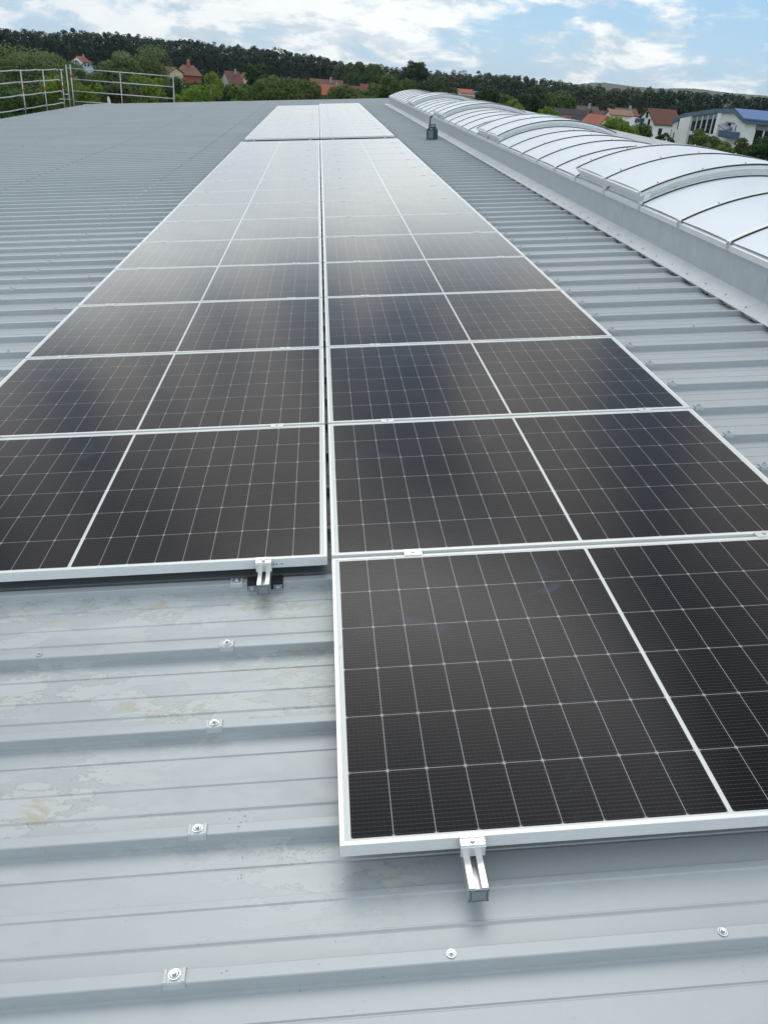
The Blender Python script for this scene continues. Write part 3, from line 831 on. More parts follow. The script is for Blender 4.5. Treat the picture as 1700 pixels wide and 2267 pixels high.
def crown(rg, w, h0, h1, kind, leaf, dens):
    """leaf cloud of a crown between heights h0 and h1, width w"""
    rz = (h1 - h0) / 2; cz = (h1 + h0) / 2; rx = w / 2
    if kind == 'cone':
        K = max(10, int(26))
        t = rg.uniform(0, 1, K) ** .75
        ang = rg.uniform(0, 2 * np.pi, K); rad = rx * (1 - t) * rg.uniform(.4, .95, K)
        cc = np.stack([rad * np.cos(ang), rad * np.sin(ang), h0 + t * (h1 - h0) * .96], 1)
        rc = np.maximum(rx * .16, rx * .42 * (1 - t * .8)); fl = .7
    else:
        K = int(np.clip(9 + 2.2 * w * (h1 - h0) ** .5, 14, 64))
        d = rg.normal(size=(K, 3)); d /= np.linalg.norm(d, axis=1, keepdims=True)
        if kind == 'dome': d[:, 2] = np.abs(d[:, 2]) * 1.0 - .25 * rg.uniform(0, 1, K)
        rr = rg.uniform(.45, .95, K)[:, None]
        cc = d * rr * np.array([rx, rx, rz]) + np.array([0, 0, cz])
        if kind == 'dome': cc[:, 2] = h0 + (d[:, 2] * .5 + .45) * (h1 - h0) * rg.uniform(.75, .98, K)
        rc = rg.uniform(.13, .35, K) * min(rx, rz * 1.1) * 1.25; fl = .85
        if kind == 'shoots':                   # upright young leaders
            m_ = K // 2
            cc[:m_, 2] = h0 + (h1 - h0) * rg.uniform(.7, .95, m_); rc[:m_] *= .6
    out = []; area = (4 * np.pi * rc ** 2).sum()
    N = int(np.clip(area * dens / (leaf ** 2), 300, 17000))
    per = np.maximum(6, (N * rc ** 2 / (rc ** 2).sum()).astype(int))
    for c, r, n in zip(cc, rc, per):
        d = rg.normal(size=(n, 3)); d /= np.linalg.norm(d, axis=1, keepdims=True)
        d[:, 2] = np.where(d[:, 2] < -.45, -d[:, 2], d[:, 2])
        p = c + d * r * np.array([1, 1, fl]) * rg.uniform(.72, 1.12, n)[:, None]
        if kind == 'shoots': p[:, 2] += (rg.uniform(0, 1, n) ** 3) * r * 1.1
        out.append(leaf_quads(p, d + rg.normal(size=(n, 3)) * .5, leaf * .5, rg, d * .7 + (c - np.array([0, 0, cz])) / max(rx, rz) * .6 + np.array([0, 0, .15])))
    return np.concatenate(out), cc
_seed = [100]
def tree(name, label, px, top, wpx, d, mat, kind='round', base=.14, leaf=None, group=None, cat='tree', dens=2.6, trunk=True):
    _seed[0] += 1; rg = np.random.default_rng(_seed[0])
    p = at(px, top, d); H = p.z - GZ; w = wpx * d / FPX
    t = thing(name, label, cat, world_at(p.x, p.y, GZ, rg.uniform(0, 6.28)), group)
    leaf = leaf or float(np.clip(d * .0027, .17, .62))
    h0 = H * base if kind == 'cone' else max(H * base, H - (1.25 if kind == 'shoots' else 1.0) * w)
    V, cc = crown(rg, w, h0, H, kind, leaf, dens)
    me = quads_mesh('crown', V, LEAF[mat]); link('crown', me, t)
    mb = MB(); r0 = max(.07, H * .016)
    lean = Vector((rg.normal() * .02 * H, rg.normal() * .02 * H, H * .62))
    mb.tube((0, 0, -.2), lean * .5, r0, 8, r0 * .75); mb.tube(lean * .5, lean, r0 * .75, 8, r0 * .3)
    for k in rg.choice(len(cc), min(len(cc), 9), replace=False):
        c = Vector(cc[k]); s = lean * float(rg.uniform(.35, .9))
        if c.z > s.z: mb.tube(s, c, r0 * .35, 5, r0 * .08)
    mb.build('trunk', BARK, t, smooth=True)
    return t
GL = 'trees beyond the roof edge'
# left of the picture, behind the scaffold rails
tree('willow_tree', 'large grey green willow at the left picture edge behind the eave railing', 48, 88, 200, 95, 'willow', 'dome', .1, group=GL)
tree('willow_tree', 'willow cut off by the left picture edge, left of the largest willow', -75, 96, 150, 92, 'willow', 'dome', .1, group=GL)
tree('willow_tree', 'small willow crown between the two big willows, below the white hillside house', 166, 141, 92, 118, 'willow', 'dome', .1, group=GL)
tree('willow_tree', 'broad willow behind the far railing, left of the church', 322, 113, 152, 114, 'willow', 'dome', .1, group=GL)
tree('willow_tree', 'rounded willow beside the broad one, just right of the pale blue cottage', 262, 117, 110, 112, 'willow', 'dome', .1, group=GL)
tree('willow_tree', 'lower shoulder willow right of the largest one, left of the hillside house', 112, 116, 90, 98, 'willow', 'dome', .1, group=GL)
tree('leafy_tree', 'dark bushy tree low behind the left end of the eave railing', 25, 188, 110, 64, 'mid', 'round', .1, group=GL)
tree('leafy_tree', 'fresh green young tree seen between the last two posts of the eave railing', 112, 172, 74, 66, 'fresh', 'shoots', .1, group=GL)
tree('leafy_tree', 'fresh green young tree just right of the tall scaffold frame', 182, 180, 80, 68, 'fresh', 'shoots', .1, group=GL)
tree('leafy_tree', 'brownish green tree behind the middle post of the far railing', 262, 178, 70, 74, 'russet', 'round', .1, group=GL)
tree('leafy_tree', 'fresh green tree with pointed upright shoots near the end of the far railing', 330, 168, 78, 64, 'fresh', 'shoots', .1, group=GL)
tree('leafy_tree', 'dark green tree filling the gap between far railing end and church', 385, 178, 60, 98, 'dark', 'round', .1, group=GL)
tree('leafy_tree', 'yellow green tree just right of the far railing end', 412, 188, 66, 76, 'fresh', 'round', .1, group=GL)
tree('leafy_tree', 'yellow green tree with a pointed peak below the spruces', 474, 163, 46, 78, 'fresh', 'shoots', .1, group=GL)
tree('leafy_tree', 'broad yellow green tree in front of the pointed one, at the roof edge', 465, 190, 105, 70, 'fresh', 'round', .1, group=GL)
tree('leafy_tree', 'olive green tree hiding the foot of the steep brown roofed house', 524, 186, 52, 84, 'olive', 'round', .1, group=GL)
tree('leafy_tree', 'small dark bush in front of the church wall', 414, 177, 24, 150, 'dark', 'round', .1, group=GL)
tree('spruce_tree', 'dark spruce just right of the church roof', 459, 138, 28, 205, 'spruce', 'cone', .05, group='spruces by the church')
tree('spruce_tree', 'second dark spruce from the church, left of the brown roofed house', 482, 139, 26, 200, 'spruce', 'cone', .05, group='spruces by the church')
tree('spruce_tree', 'thin small spruce rising behind the steep brown roofed house', 511, 139, 18, 345, 'spruce', 'cone', .05, group='spruces by the church')
tree('leafy_tree', 'very dark round tree right of the yellow gable', 574, 137, 52, 185, 'dark', 'round', .1, group=GL)
tree('leafy_tree', 'small dark ball shaped tree in front of the very dark round one', 588, 163, 30, 165, 'dark', 'round', .1, group=GL)
tree('leafy_tree', 'large olive green tree at the roof edge above the left panel column', 616, 161, 105, 100, 'olive', 'dome', .08, group=GL)
tree('leafy_tree', 'olive green tree just left of the long red roofs', 674, 165, 78, 102, 'olive', 'dome', .08, group=GL)
tree('leafy_tree', 'low russet tree under the lower left corner of the red roofs', 694, 190, 40, 96, 'russet', 'round', .08, group=GL)
tree('leafy_tree', 'low light green bush below the two white gables', 780, 193, 92, 125, 'olive', 'round', .08, group=GL)
tree('leafy_tree', 'light green bush right of the white gables, left of the skylight end', 815, 186, 64, 128, 'olive', 'round', .08, group=GL)
tree('leafy_tree', 'bushy green tree directly above the far end of the skylight', 860, 163, 64, 140, 'mid', 'dome', .08, group=GL)
tree('leafy_tree', 'rounded tree at the wood edge, left one of a pair above the red roofs', 795, 140, 44, 330, 'mid', 'dome', .1, group=GL)
tree('leafy_tree', 'rounded tree at the wood edge, right one of a pair above the red roofs', 829, 139, 44, 332, 'mid', 'dome', .1, group=GL)
tree('lime_tree', 'tall broad round topped tree standing above the skyline', 921, 137, 50, 300, 'dark', 'round', .35, group=GL)
tree('leafy_tree', 'dark green tree under the tall skyline tree, left side', 903, 170, 42, 250, 'mid', 'dome', .1, group=GL)
tree('leafy_tree', 'dark tree under the tall skyline tree, right side', 940, 178, 40, 240, 'dark', 'dome', .1, group=GL)
tree('poplar_tree', 'slim lighter tree in front of the pine wood, right of the tall skyline tree', 972, 172, 24, 270, 'mid', 'round', .1, group=GL)
tree('leafy_tree', 'small brownish tree just left of the small white house with orange roof', 1004, 193, 22, 262, 'russet', 'round', .1, group=GL)
tree('leafy_tree', 'dark bushy tree right of the flat white annexe', 1082, 189, 54, 175, 'dark', 'dome', .08, group=GL)
tree('leafy_tree', 'light green round tree between two dark ones behind the skylight', 1143, 222, 50, 132, 'fresh', 'round', .1, group=GL)
tree('leafy_tree', 'big dark green tree behind the light green round tree', 1182, 190, 66, 190, 'dark', 'dome', .08, group=GL)
tree('leafy_tree', 'broad mid green tree above the roof with solar panels', 1246, 198, 66, 205, 'mid', 'dome', .08, group=GL)
tree('leafy_tree', 'light green tree left of the roof with solar panels', 1226, 233, 58, 112, 'fresh', 'round', .1, group=GL)
tree('leafy_tree', 'bright green tree behind the skylight between red roof and white house', 1376, 253, 92, 92, 'fresh', 'dome', .1, group=GL)
tree('leafy_tree', 'dark green tree at the foot of the tall white gabled house', 1424, 270, 48, 98, 'mid', 'round', .1, group=GL)
tree('leafy_tree', 'thin dark tree between the white house and the blue roofed hall', 1474, 289, 36, 92, 'dark', 'round', .1, dens=1.8, group=GL)
tree('leafy_tree', 'dark green tree in front of the tall windows of the blue roofed hall', 1566, 286, 84, 78, 'mid', 'dome', .08, group=GL)
tree('leafy_tree', 'olive brown tree in front of the hall corner', 1638, 300, 84, 72, 'russet', 'dome', .08, group=GL)
tree('leafy_tree', 'dark tree at the right picture edge before the hall', 1698, 302, 80, 66, 'dark', 'dome', .08, group=GL)
tree('leafy_tree', 'low green bush along the roof edge below the hall windows', 1588, 318, 78, 56, 'mid', 'round', .08, group=GL)
tree('leafy_tree', 'low dark bush along the roof edge near the right picture edge', 1632, 330, 80, 54, 'dark', 'round', .08, group=GL)
tree('leafy_tree', 'small green tree beside the tan roofed house at the wood edge', 1446, 244, 34, 225, 'mid', 'round', .1, group=GL)
tree('leafy_tree', 'tree cut off beyond the right picture edge', 1780, 318, 100, 60, 'mid', 'dome', .08, group=GL)

FG = 'darker trees filling the gaps behind the bright ones'
for px, top, w_, d in ((20, 150, 90, 130), (95, 165, 70, 125), (150, 160, 60, 140), (205, 178, 50, 120), (350, 155, 70, 140), (440, 178, 60, 135), (500, 186, 60, 130), (550, 178, 60, 135), (600, 196, 70, 120)):
    tree('leafy_tree', 'dark green tree filling a gap behind the brighter trees left of the red roofs', px, top, w_, d, 'mid' if px % 20 else 'dark', 'dome', .08, group=FG)
for px, top, w_, d in ((740, 205, 60, 150), (980, 196, 60, 230), (1120, 205, 50, 200), (1300, 268, 60, 140), (1200, 250, 50, 150), (1420, 288, 60, 120)):
    tree('leafy_tree', 'dark green tree filling a gap between the houses right of the panels', px, top, w_, d, 'dark' if px % 40 else 'mid', 'dome', .08, group=FG)

# ------------------------------------------------------------------ the pine wood along the skyline (a mass: one object per stand)
SKY = [(-200, 50), (0, 60), (60, 67), (100, 71), (150, 69), (200, 69), (240, 71), (300, 80), (350, 85), (400, 88), (450, 92), (500, 98), (550, 104), (600, 108), (650, 115), (700, 122), (730, 130), (750, 137), (790, 143), (870, 151), (960, 156), (1000, 160), (1100, 164), (1150, 168), (1200, 175), (1240, 180), (1300, 190), (1350, 193), (1400, 195), (1450, 197), (1500, 203), (1550, 203), (1600, 207), (1700, 216), (1900, 234)]
sk = np.array(SKY, float)
def stand(name, label, x0, x1, rows, mat, step_m, seed, crown_from, leafn=420):
    rg = np.random.default_rng(seed); Vs = []; tm = MB(); 
    c = at((x0 + x1) / 2, 150, rows[0]); org = np.array([c.x, c.y, GZ])
    for ri, d in enumerate(rows):
        px = x0
        while px < x1:
            px += step_m * FPX / d * rg.uniform(.6, 1.35)
            dd = d + rg.uniform(-4, 4)
            ytop = np.interp(px, sk[:, 0], sk[:, 1]) + rg.normal() * 2.0 + (len(rows) - 1 - ri) * 2.2 + abs(rg.normal()) * 1.5 - 1.5
            p = at(px, ytop, dd); H = p.z - GZ
            w = rg.uniform(4.4, 6.6); h0 = H * (crown_from + rg.uniform(-.08, .08))
            base = np.array([p.x, p.y, GZ]) - org
            K = 11; t = rg.uniform(0, 1, K)
            ang = rg.uniform(0, 6.28, K); rad = w / 2 * np.sqrt(1 - (t * .92) ** 2) * rg.uniform(.25, .8, K)
            cc = np.stack([rad * np.cos(ang), rad * np.sin(ang), h0 + t * (H - h0) * .97], 1)
            for q, tt in zip(cc, t):
                n = leafn // K + 1; r = w * .25 * (1.15 - .5 * tt)
                dv = rg.normal(size=(n, 3)); dv /= np.linalg.norm(dv, axis=1, keepdims=True)
                Vs.append(leaf_quads(base + q + dv * r * np.array([1, 1, .8]), dv + rg.normal(size=(n, 3)) * .5 + np.array([0, 0, .3]), .38, rg, dv * .22 + (q - np.array([0, 0, (h0 + H) / 2])) / 9.0 + np.array([0, -.25, .45])))
            if ri < 2:
                b = Vector(base); tm.tube(b, b + Vector((rg.normal() * .2, rg.normal() * .2, H * .8)), .17, 5, .08)
    # young trees closing the stand at the back, and undergrowth at its foot
    for px in np.arange(x0, x1, 1.3 * FPX / rows[-1]):
        d = rows[-1] + rg.uniform(1, 7); ytop = np.interp(px, sk[:, 0], sk[:, 1])
        p = at(px, ytop, d); H = (p.z - GZ) * rg.uniform(.62, .80); n = 46
        z_ = rg.uniform(0, 1, n) * H
        q = np.array([p.x, p.y, GZ]) - org + np.stack([rg.normal(size=n) * .9, rg.normal(size=n) * .8, z_], 1)
        Vs.append(leaf_quads(q, rg.normal(size=(n, 3)) + np.array([0, -1.2, 0]), .85, rg, np.tile(np.array([[0, -.6, .25]]), (n, 1))))
    for d in (rows[0] - 6, rows[0] + 1):
        for px in np.arange(x0, x1, 1.1 * FPX / d):
            p = at(px, 200, d + rg.uniform(-2, 2)); n = 9
            q = np.array([p.x, p.y, GZ]) - org + rg.normal(size=(n, 3)) * np.array([.8, .8, .9]) + np.array([0, 0, 1.4 + rg.uniform(0, 2.2)])
            Vs.append(leaf_quads(q, rg.normal(size=(n, 3)), .6, rg, np.tile(np.array([[0, -.3, .5]]), (n, 1))))
    me = quads_mesh(name, np.concatenate(Vs), LEAF[mat])
    tv, tf = tm.v, tm.f
    o = link(name, me, mw=world_at(*org)); tag(o, label, 'wood', kind='stuff')
    tr = tm.build('pine_trunk', BARKP, o); tag(tr, kind='stuff')
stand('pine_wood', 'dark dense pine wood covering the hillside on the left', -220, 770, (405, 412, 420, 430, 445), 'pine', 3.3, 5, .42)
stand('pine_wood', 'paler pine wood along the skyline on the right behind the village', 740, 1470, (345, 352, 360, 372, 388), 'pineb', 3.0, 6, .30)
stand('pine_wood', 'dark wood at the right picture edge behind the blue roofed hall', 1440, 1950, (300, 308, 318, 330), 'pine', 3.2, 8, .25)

def far_hill():
    M = Mat('wooded_hill', (0.03, 0.05, 0.03), 0.9)
    n = M.noise(.02, 6, .7); n2 = M.noise(.004, 3, .5)
    c = M.mix(n.ramp(.35, .65), (0.022, 0.042, 0.022), (0.05, 0.075, 0.035))
    c = M.mix(n2.ramp(.62, .68) * .7, c, (0.20, 0.22, 0.10))
    M.set('Base Color', c)
    prof = [(1150, 206), (1240, 190), (1280, 186), (1310, 182.5), (1340, 183), (1370, 187), (1400, 191), (1440, 194), (1470, 196.5), (1500, 195), (1540, 196), (1580, 201), (1620, 206), (1660, 209), (1700, 212), (1800, 221), (1950, 236)]
    P = np.array(prof, float); xs = np.arange(1150, 1950, 4.0); rg = np.random.default_rng(3)
    D = 2600; mb = MB(); vs = []; rows = 9
    for k in range(rows):
        s = k / (rows - 1)
        for px in xs:
            y = np.interp(px, P[:, 0], P[:, 1]) ; top = at(px, y, D)
            q = at(px, y, D - 700 * (1 - s) + (0))
            hgt = (top.z - GZ) * math.sin(s * math.pi / 2) + (rg.normal() * .55 if 0 < k else 0)
            vs.append((q.x, q.y, GZ - .5 + hgt))
    n = len(xs)
    fs = [(k * n + i, k * n + i + 1, (k + 1) * n + i + 1, (k + 1) * n + i) for k in range(rows - 1) for i in range(n - 1)]
    tag(mb.add(vs, fs).build('hill', M.m), kind='structure')
far_hill()

# ------------------------------------------------------------------ village
def tiles(name, c, s=1.0):
    M = Mat(name, c, 0.75)
    n = M.noise(1.2, 5, .65); x, y, z = M.xyz()
    rows = (z * 3.2).mod(1.0).ramp(0.0, .25)
    col = M.mix(n.ramp(.3, .7), tuple(v * .75 for v in c), tuple(v * 1.2 for v in c))
    M.set('Base Color', M.mix(rows * .35 + .0, tuple(v * .6 for v in c), col)); return M.m
RED = tiles('red_tiles', (0.30, 0.075, 0.042)); ORG = tiles('orange_tiles', (0.40, 0.105, 0.05)); BRN = tiles('brown_tiles', (0.17, 0.062, 0.042)); TAN = tiles('tan_tiles', (0.30, 0.17, 0.11)); DRK = tiles('dark_tiles', (0.075, 0.045, 0.045)); SLATE = tiles('slate_tiles', (0.055, 0.07, 0.09))
WHT = plain('white_render', (0.80, 0.80, 0.78), .85, .08, .6); CRM = plain('cream_render', (0.58, 0.52, 0.36), .85, .08, .6); BLU = plain('pale_blue_render', (0.42, 0.52, 0.58), .85, .08, .6); GRY = plain('grey_render', (0.30, 0.30, 0.30), .85, .1, .6); PINK = plain('red_render', (0.36, 0.12, 0.09), .85, .1, .6); YEL = plain('pale_yellow_render', (0.58, 0.56, 0.36), .85, .08, .6)
def window_mat():
    M = Mat('window_glass', (0.012, 0.018, 0.026), .08); return M.m
WIN = window_mat(); WFR = plain('white_window_frame', (0.7, 0.7, 0.7), .5)
def gable_house(name, label, px, d, w, l, eave, ridge, yaw, wall, roof, group=None, over=.35, chim=True, wins=(), z0=0.0, sidewins=0, cat='house'):
    """gable faces local -y; yaw in degrees turns it from facing the viewer (0) to showing its right flank (+)"""
    p = at(px, 200, d); az = math.atan2(-(p.x - CAMW.x), p.y - CAMW.y)
    t = thing(name, label, cat, world_at(p.x, p.y, GZ + z0, az - math.radians(yaw)), group)
    MB().prism([(-w / 2, -z0 - .3), (w / 2, -z0 - .3), (w / 2, eave), (0, ridge - .12), (-w / 2, eave)], 'y', -l / 2, l / 2).build('wall', wall, t)
    k = (ridge - eave) / (w / 2); e = over
    ro = MB().prism([(-w / 2 - e, eave - k * e + .06), (0, ridge), (w / 2 + e, eave - k * e + .06), (w / 2 + e, eave - k * e + .26), (0, ridge + .24), (-w / 2 - e, eave - k * e + .26)], 'y', -l / 2 - e, l / 2 + e).build('roof', roof, t)
    if chim:
        MB().box(w * .12, w * .12 + .6, l * .1, l * .1 + .6, ridge - .9, ridge + .95).build('chimney', GRY if chim is True else chim, ro)
    for (wx, wz, ww, wh) in wins:
        f = MB().box(wx - ww / 2 - .08, wx + ww / 2 + .08, -l / 2 - .06, -l / 2 - .005, wz - .08, wz + wh + .08).build('window', WFR, t)
        MB().box(wx - ww / 2, wx + ww / 2, -l / 2 - .075, -l / 2 - .062, wz, wz + wh).build('pane', WIN, f)
    for i in range(sidewins):
        yy = -l / 2 + l * (i + .5) / sidewins
        f = MB().box(w / 2 + .005, w / 2 + .06, yy - .55, yy + .55, eave - 2.0, eave - .7).build('window', WFR, t)
        MB().box(w / 2 + .062, w / 2 + .075, yy - .47, yy + .47, eave - 1.92, eave - .78).build('pane', WIN, f)
    return t
zat = lambda px, py, d: at(px, py, d).z - GZ
HG = 'village houses'
# hillside house, left
gable_house('house', 'white gabled house with red roof on the hillside between the two willows', 186, 395, 4.6, 6.2, zat(186, 137, 395), zat(190, 126.5, 395), 28, WHT, RED, HG, wins=((-.3, zat(186, 140, 395), .8, .9),))
gable_house('cottage', 'pale blue cottage with two dark windows under the hillside house', 199, 380, 4.4, 4.5, zat(199, 146, 380), zat(199, 138.5, 380), 4, BLU, SLATE, HG, chim=False, wins=((-.5, zat(199, 147.5, 380), .7, .8), (.65, zat(199, 147.5, 380), .7, .8)), cat='house')
gable_house('shed', 'low building with brown roof between the willows behind the far railing', 205, 240, 3.6, 4.5, zat(205, 176, 240), zat(205, 168, 240), 70, PINK, BRN, HG, chim=False, cat='building')
gable_house('house', 'white gable end just left of the church, half hidden', 376, 290, 5.2, 7, zat(376, 160, 290), zat(372, 149, 290), -40, CRM, BRN, HG, chim=False)
gable_house('barn', 'dark red brick building left against the church', 386, 320, 3.0, 4, zat(388, 168, 320), zat(390, 160, 320), 70, PINK, BRN, HG, chim=False, cat='building')
def church():
    d = 300; px = 419; p = at(px, 200, d); az = math.atan2(-(p.x - CAMW.x), p.y - CAMW.y)
    t = thing('village_church', 'village church with two tier red roof and small pointed turret', 'church', world_at(p.x, p.y, GZ, az))
    s = d / FPX; Z = lambda y: zat(px, y, d)
    w, dp = 44 * s, 44 * s
    MB().box(-w / 2, w / 2, -dp / 2, dp / 2, -.3, Z(181)).build('wall', CRM, t)
    for k in (-1, 0, 1):
        MB().box(k * 2.2 - .5, k * 2.2 + .5, -dp / 2 - .05, -dp / 2 - .004, .3, 1.7).build('window', WIN, t)
    def frus(w0, z0, w1, z1, d0=None, d1=None):
        a, b = w0 / 2, w1 / 2; c = (d0 or w0) / 2; e = (d1 or w1) / 2
        return MB().add([(-a, -c, z0), (a, -c, z0), (a, c, z0), (-a, c, z0), (-b, -e, z1), (b, -e, z1), (b, e, z1), (-b, e, z1)], [(0, 1, 5, 4), (1, 2, 6, 5), (2, 3, 7, 6), (3, 0, 4, 7), (4, 5, 6, 7), (3, 2, 1, 0)])
    frus(48 * s, Z(183), 44 * s, Z(166)).build('lower_roof', ORG, t)
    u = frus(53 * s, Z(166.2), 21 * s, Z(144), 53 * s, 3 * s).build('upper_roof', tiles('old_red_tiles', (0.20, 0.07, 0.048)), t)
    tx = .8 * s
    MB().box(tx - 3.2 * s, tx + 3.2 * s, -3.2 * s, 3.2 * s, Z(147), Z(136)).build('turret', PINK, t)
    sp = MB().add([(tx - 4 * s, -4 * s, Z(136)), (tx + 4 * s, -4 * s, Z(136)), (tx + 4 * s, 4 * s, Z(136)), (tx - 4 * s, 4 * s, Z(136)), (tx, 0, Z(129.5))], [(0, 1, 4), (1, 2, 4), (2, 3, 4), (3, 0, 4), (3, 2, 1, 0)])
    sp.build('spire', TAN, t)
church()
gable_house('house', 'pale house with steep brown roof and chimney right of the spruces', 514, 335, 6.6, 5.6, zat(512, 184, 335), zat(510, 158.5, 335), 60, plain('grey_beige_render', (0.42, 0.38, 0.33), .85, .1, .6), BRN, HG)
gable_house('house', 'pale yellow gable peeping out left of the very dark round tree', 544, 345, 6.5, 6, zat(544, 184, 345), zat(547, 163, 345), -18, YEL, BRN, HG, chim=False)
gable_house('house', 'long dark red roof at the back of the red roof group', 722, 290, 6.5, 10.0, zat(722, 197, 290), zat(722, 177.5, 290), 86, CRM, BRN, HG)
gable_house('house', 'long bright red roof in front of the darker one, above a black wall', 735, 268, 6.0, 9.4, zat(735, 210, 268), zat(735, 190, 268), 87, SLATE, ORG, HG)
gable_house('house', 'house with white gable and dark red roof, left one of two', 783, 275, 3.2, 7.0, zat(790, 205, 275), zat(790, 192, 275), 55, WHT, BRN, HG, chim=False)
gable_house('house', 'house with white gable and dark red roof, right one of two', 822, 285, 3.2, 7.5, zat(815, 202, 285), zat(815, 188, 285), 62, WHT, RED, HG, chim=False)
gable_house('house', 'small white house with orange roof in front of the pine wood', 1027, 300, 5.0, 5.6, zat(1027, 206.5, 300), zat(1027, 198.5, 300), 55, WHT, ORG, HG, chim=False)
def flat_house(name, label, px, d, wpx, top, depth, wall, n=3):
    p = at(px, 200, d); az = math.atan2(-(p.x - CAMW.x), p.y - CAMW.y); s = d / FPX
    t = thing(name, label, 'building', world_at(p.x, p.y, GZ, az), HG)
    H = zat(px, top, d); w = wpx * s
    MB().box(-w / 2, w / 2, 0, depth, -.3, H).build('wall', wall, t)
    MB().box(-w / 2 - .15, w / 2 + .15, -.15, depth + .15, H + .002, H + .25).build('roof', GRY, t)
    for k in range(n):
        x = -w / 2 + w * (k + .5) / n
        MB().box(x - .3, x + .3, -.05, -.004, H - 1.2, H - .4).build('window', WIN, t)
flat_house('annexe', 'flat roofed white annexe right of the small orange roofed house', 1054, 300, 22, 204.5, 4, WHT)
gable_house('house', 'grey roofed low house half hidden below the small white house', 1030, 265, 4.6, 5, zat(1030, 219, 265), zat(1030, 213, 265), 60, WHT, DRK, HG, chim=False)
gable_house('house', 'low white house between the dark bushy tree and the skylight', 1117, 235, 5.0, 4.2, zat(1117, 232, 235), zat(1117, 225, 235), 40, WHT, DRK, HG, chim=False)
pvh = gable_house('house', 'house whose dark red roof is covered with black solar modules', 1272, 180, 6.4, 6.1, zat(1272, 272, 180), zat(1272, 245, 180), 84, WHT, BRN, HG, chim=False)
def pv_on_house():
    w, l = 6.4, 6.1; ev, rg_ = zat(1272, 272, 180), zat(1272, 245, 180)
    k = (rg_ - ev) / (w / 2); mb = Mat('pv_dark', (0.014, 0.015, 0.026), .5, **{'Specular IOR Level': .15}).m
    for i in range(8):
        y0 = -l / 2 - .2 + i * .80; y1 = y0 + .755
        for (a, b) in ((.04, .48), (.50, .86)):
            if i in (2, 3) and a > .4: continue
            q = []
            for f_ in (a, b):
                x = f_ * (w / 2); z = rg_ + .27 - k * x; q.append((x, z))
            (xa, za), (xb, zb) = q
            MB().add([(xa, y0, za), (xb, y0, zb), (xb, y1, zb), (xa, y1, za), (xa, y0, za + .06), (xb, y0, zb + .06), (xb, y1, zb + .06), (xa, y1, za + .06)],
                     [(4, 5, 6, 7), (0, 1, 5, 4), (1, 2, 6, 5), (2, 3, 7, 6), (3, 0, 4, 7)]).build('solar_module', mb, pvh)
    MB().prism([(w * .20, rg_ - .52 * (rg_ - ev)), (w * .43, rg_ - .52 * (rg_ - ev)), (w * .43, ev + .2), (w * .20, ev + .2)], 'y', -l / 2 + 1.3, -l / 2 + 2.7).build('dormer', ORG, pvh)
pv_on_house()
gable_house('house', 'house with orange red roof and white gable next to the solar module roof', 1334, 162, 3.6, 4.4, zat(1334, 280, 162), zat(1334, 258, 162), -42, WHT, ORG, HG, chim=False)
gable_house('house', 'small white gable above the solar module roof', 1276, 250, 3.2, 4.5, zat(1273, 245, 250), zat(1273, 235.5, 250), 12, WHT, BRN, HG, chim=False)
gable_house('house', 'dark brown roofed house with white chimneys behind the solar module roof', 1300, 240, 6.6, 6.5, zat(1300, 252, 240), zat(1300, 237, 240), 78, WHT, DRK, HG)
gable_house('house', 'dark roofed house between the brown roof and the tan roof', 1343, 235, 6, 6, zat(1343, 262, 235), zat(1343, 248, 235), 60, GRY, DRK, HG)
gable_house('house', 'house with tan roof and white gables in front of the wood', 1380, 225, 4.4, 5.2, zat(1380, 256, 225), zat(1380, 246, 225), 74, WHT, TAN, HG, chim=False)
gable_house('house', 'house with dark red roof right behind the tan roofed one', 1392, 245, 6.0, 5.2, zat(1392, 256, 245), zat(1392, 242.5, 245), 70, WHT, BRN, HG)
gable_house('house', 'grey roofed low house with brick chimney left of the tall white house', 1424, 205, 5.6, 4.2, zat(1424, 283, 205), zat(1424, 264, 205), -30, WHT, plain('grey_roof_sheet', (0.30, 0.32, 0.35), .6), HG, chim=PINK)
big = gable_house('house', 'tall white three storey house with steep brown red roof and blue awning', 1473, 190, 5.6, 6.6, zat(1455, 273, 190), zat(1459, 243.5, 190), 50, WHT, BRN, HG, chim=False,
                  wins=((-1.2, zat(1452, 300, 190), .7, 1.3), (.8, zat(1452, 300, 190), .7, 1.3), (-1.2, zat(1452, 280, 190), .7, 1.3), (1.0, zat(1452, 280, 190), .7, 1.3), (0.0, zat(1452, 262, 190), .7, 1.1)), sidewins=2)
MB().prism([(-3.3 - .9, 0), (-3.3 - .004, 0), (-3.3 - .004, .75), (-3.3 - .9, .55)], 'x', -2.4, -.6).build('awning', plain('dark_blue_awning', (0.05, 0.08, 0.13), .6), big).location.z = zat(1447, 272, 190)

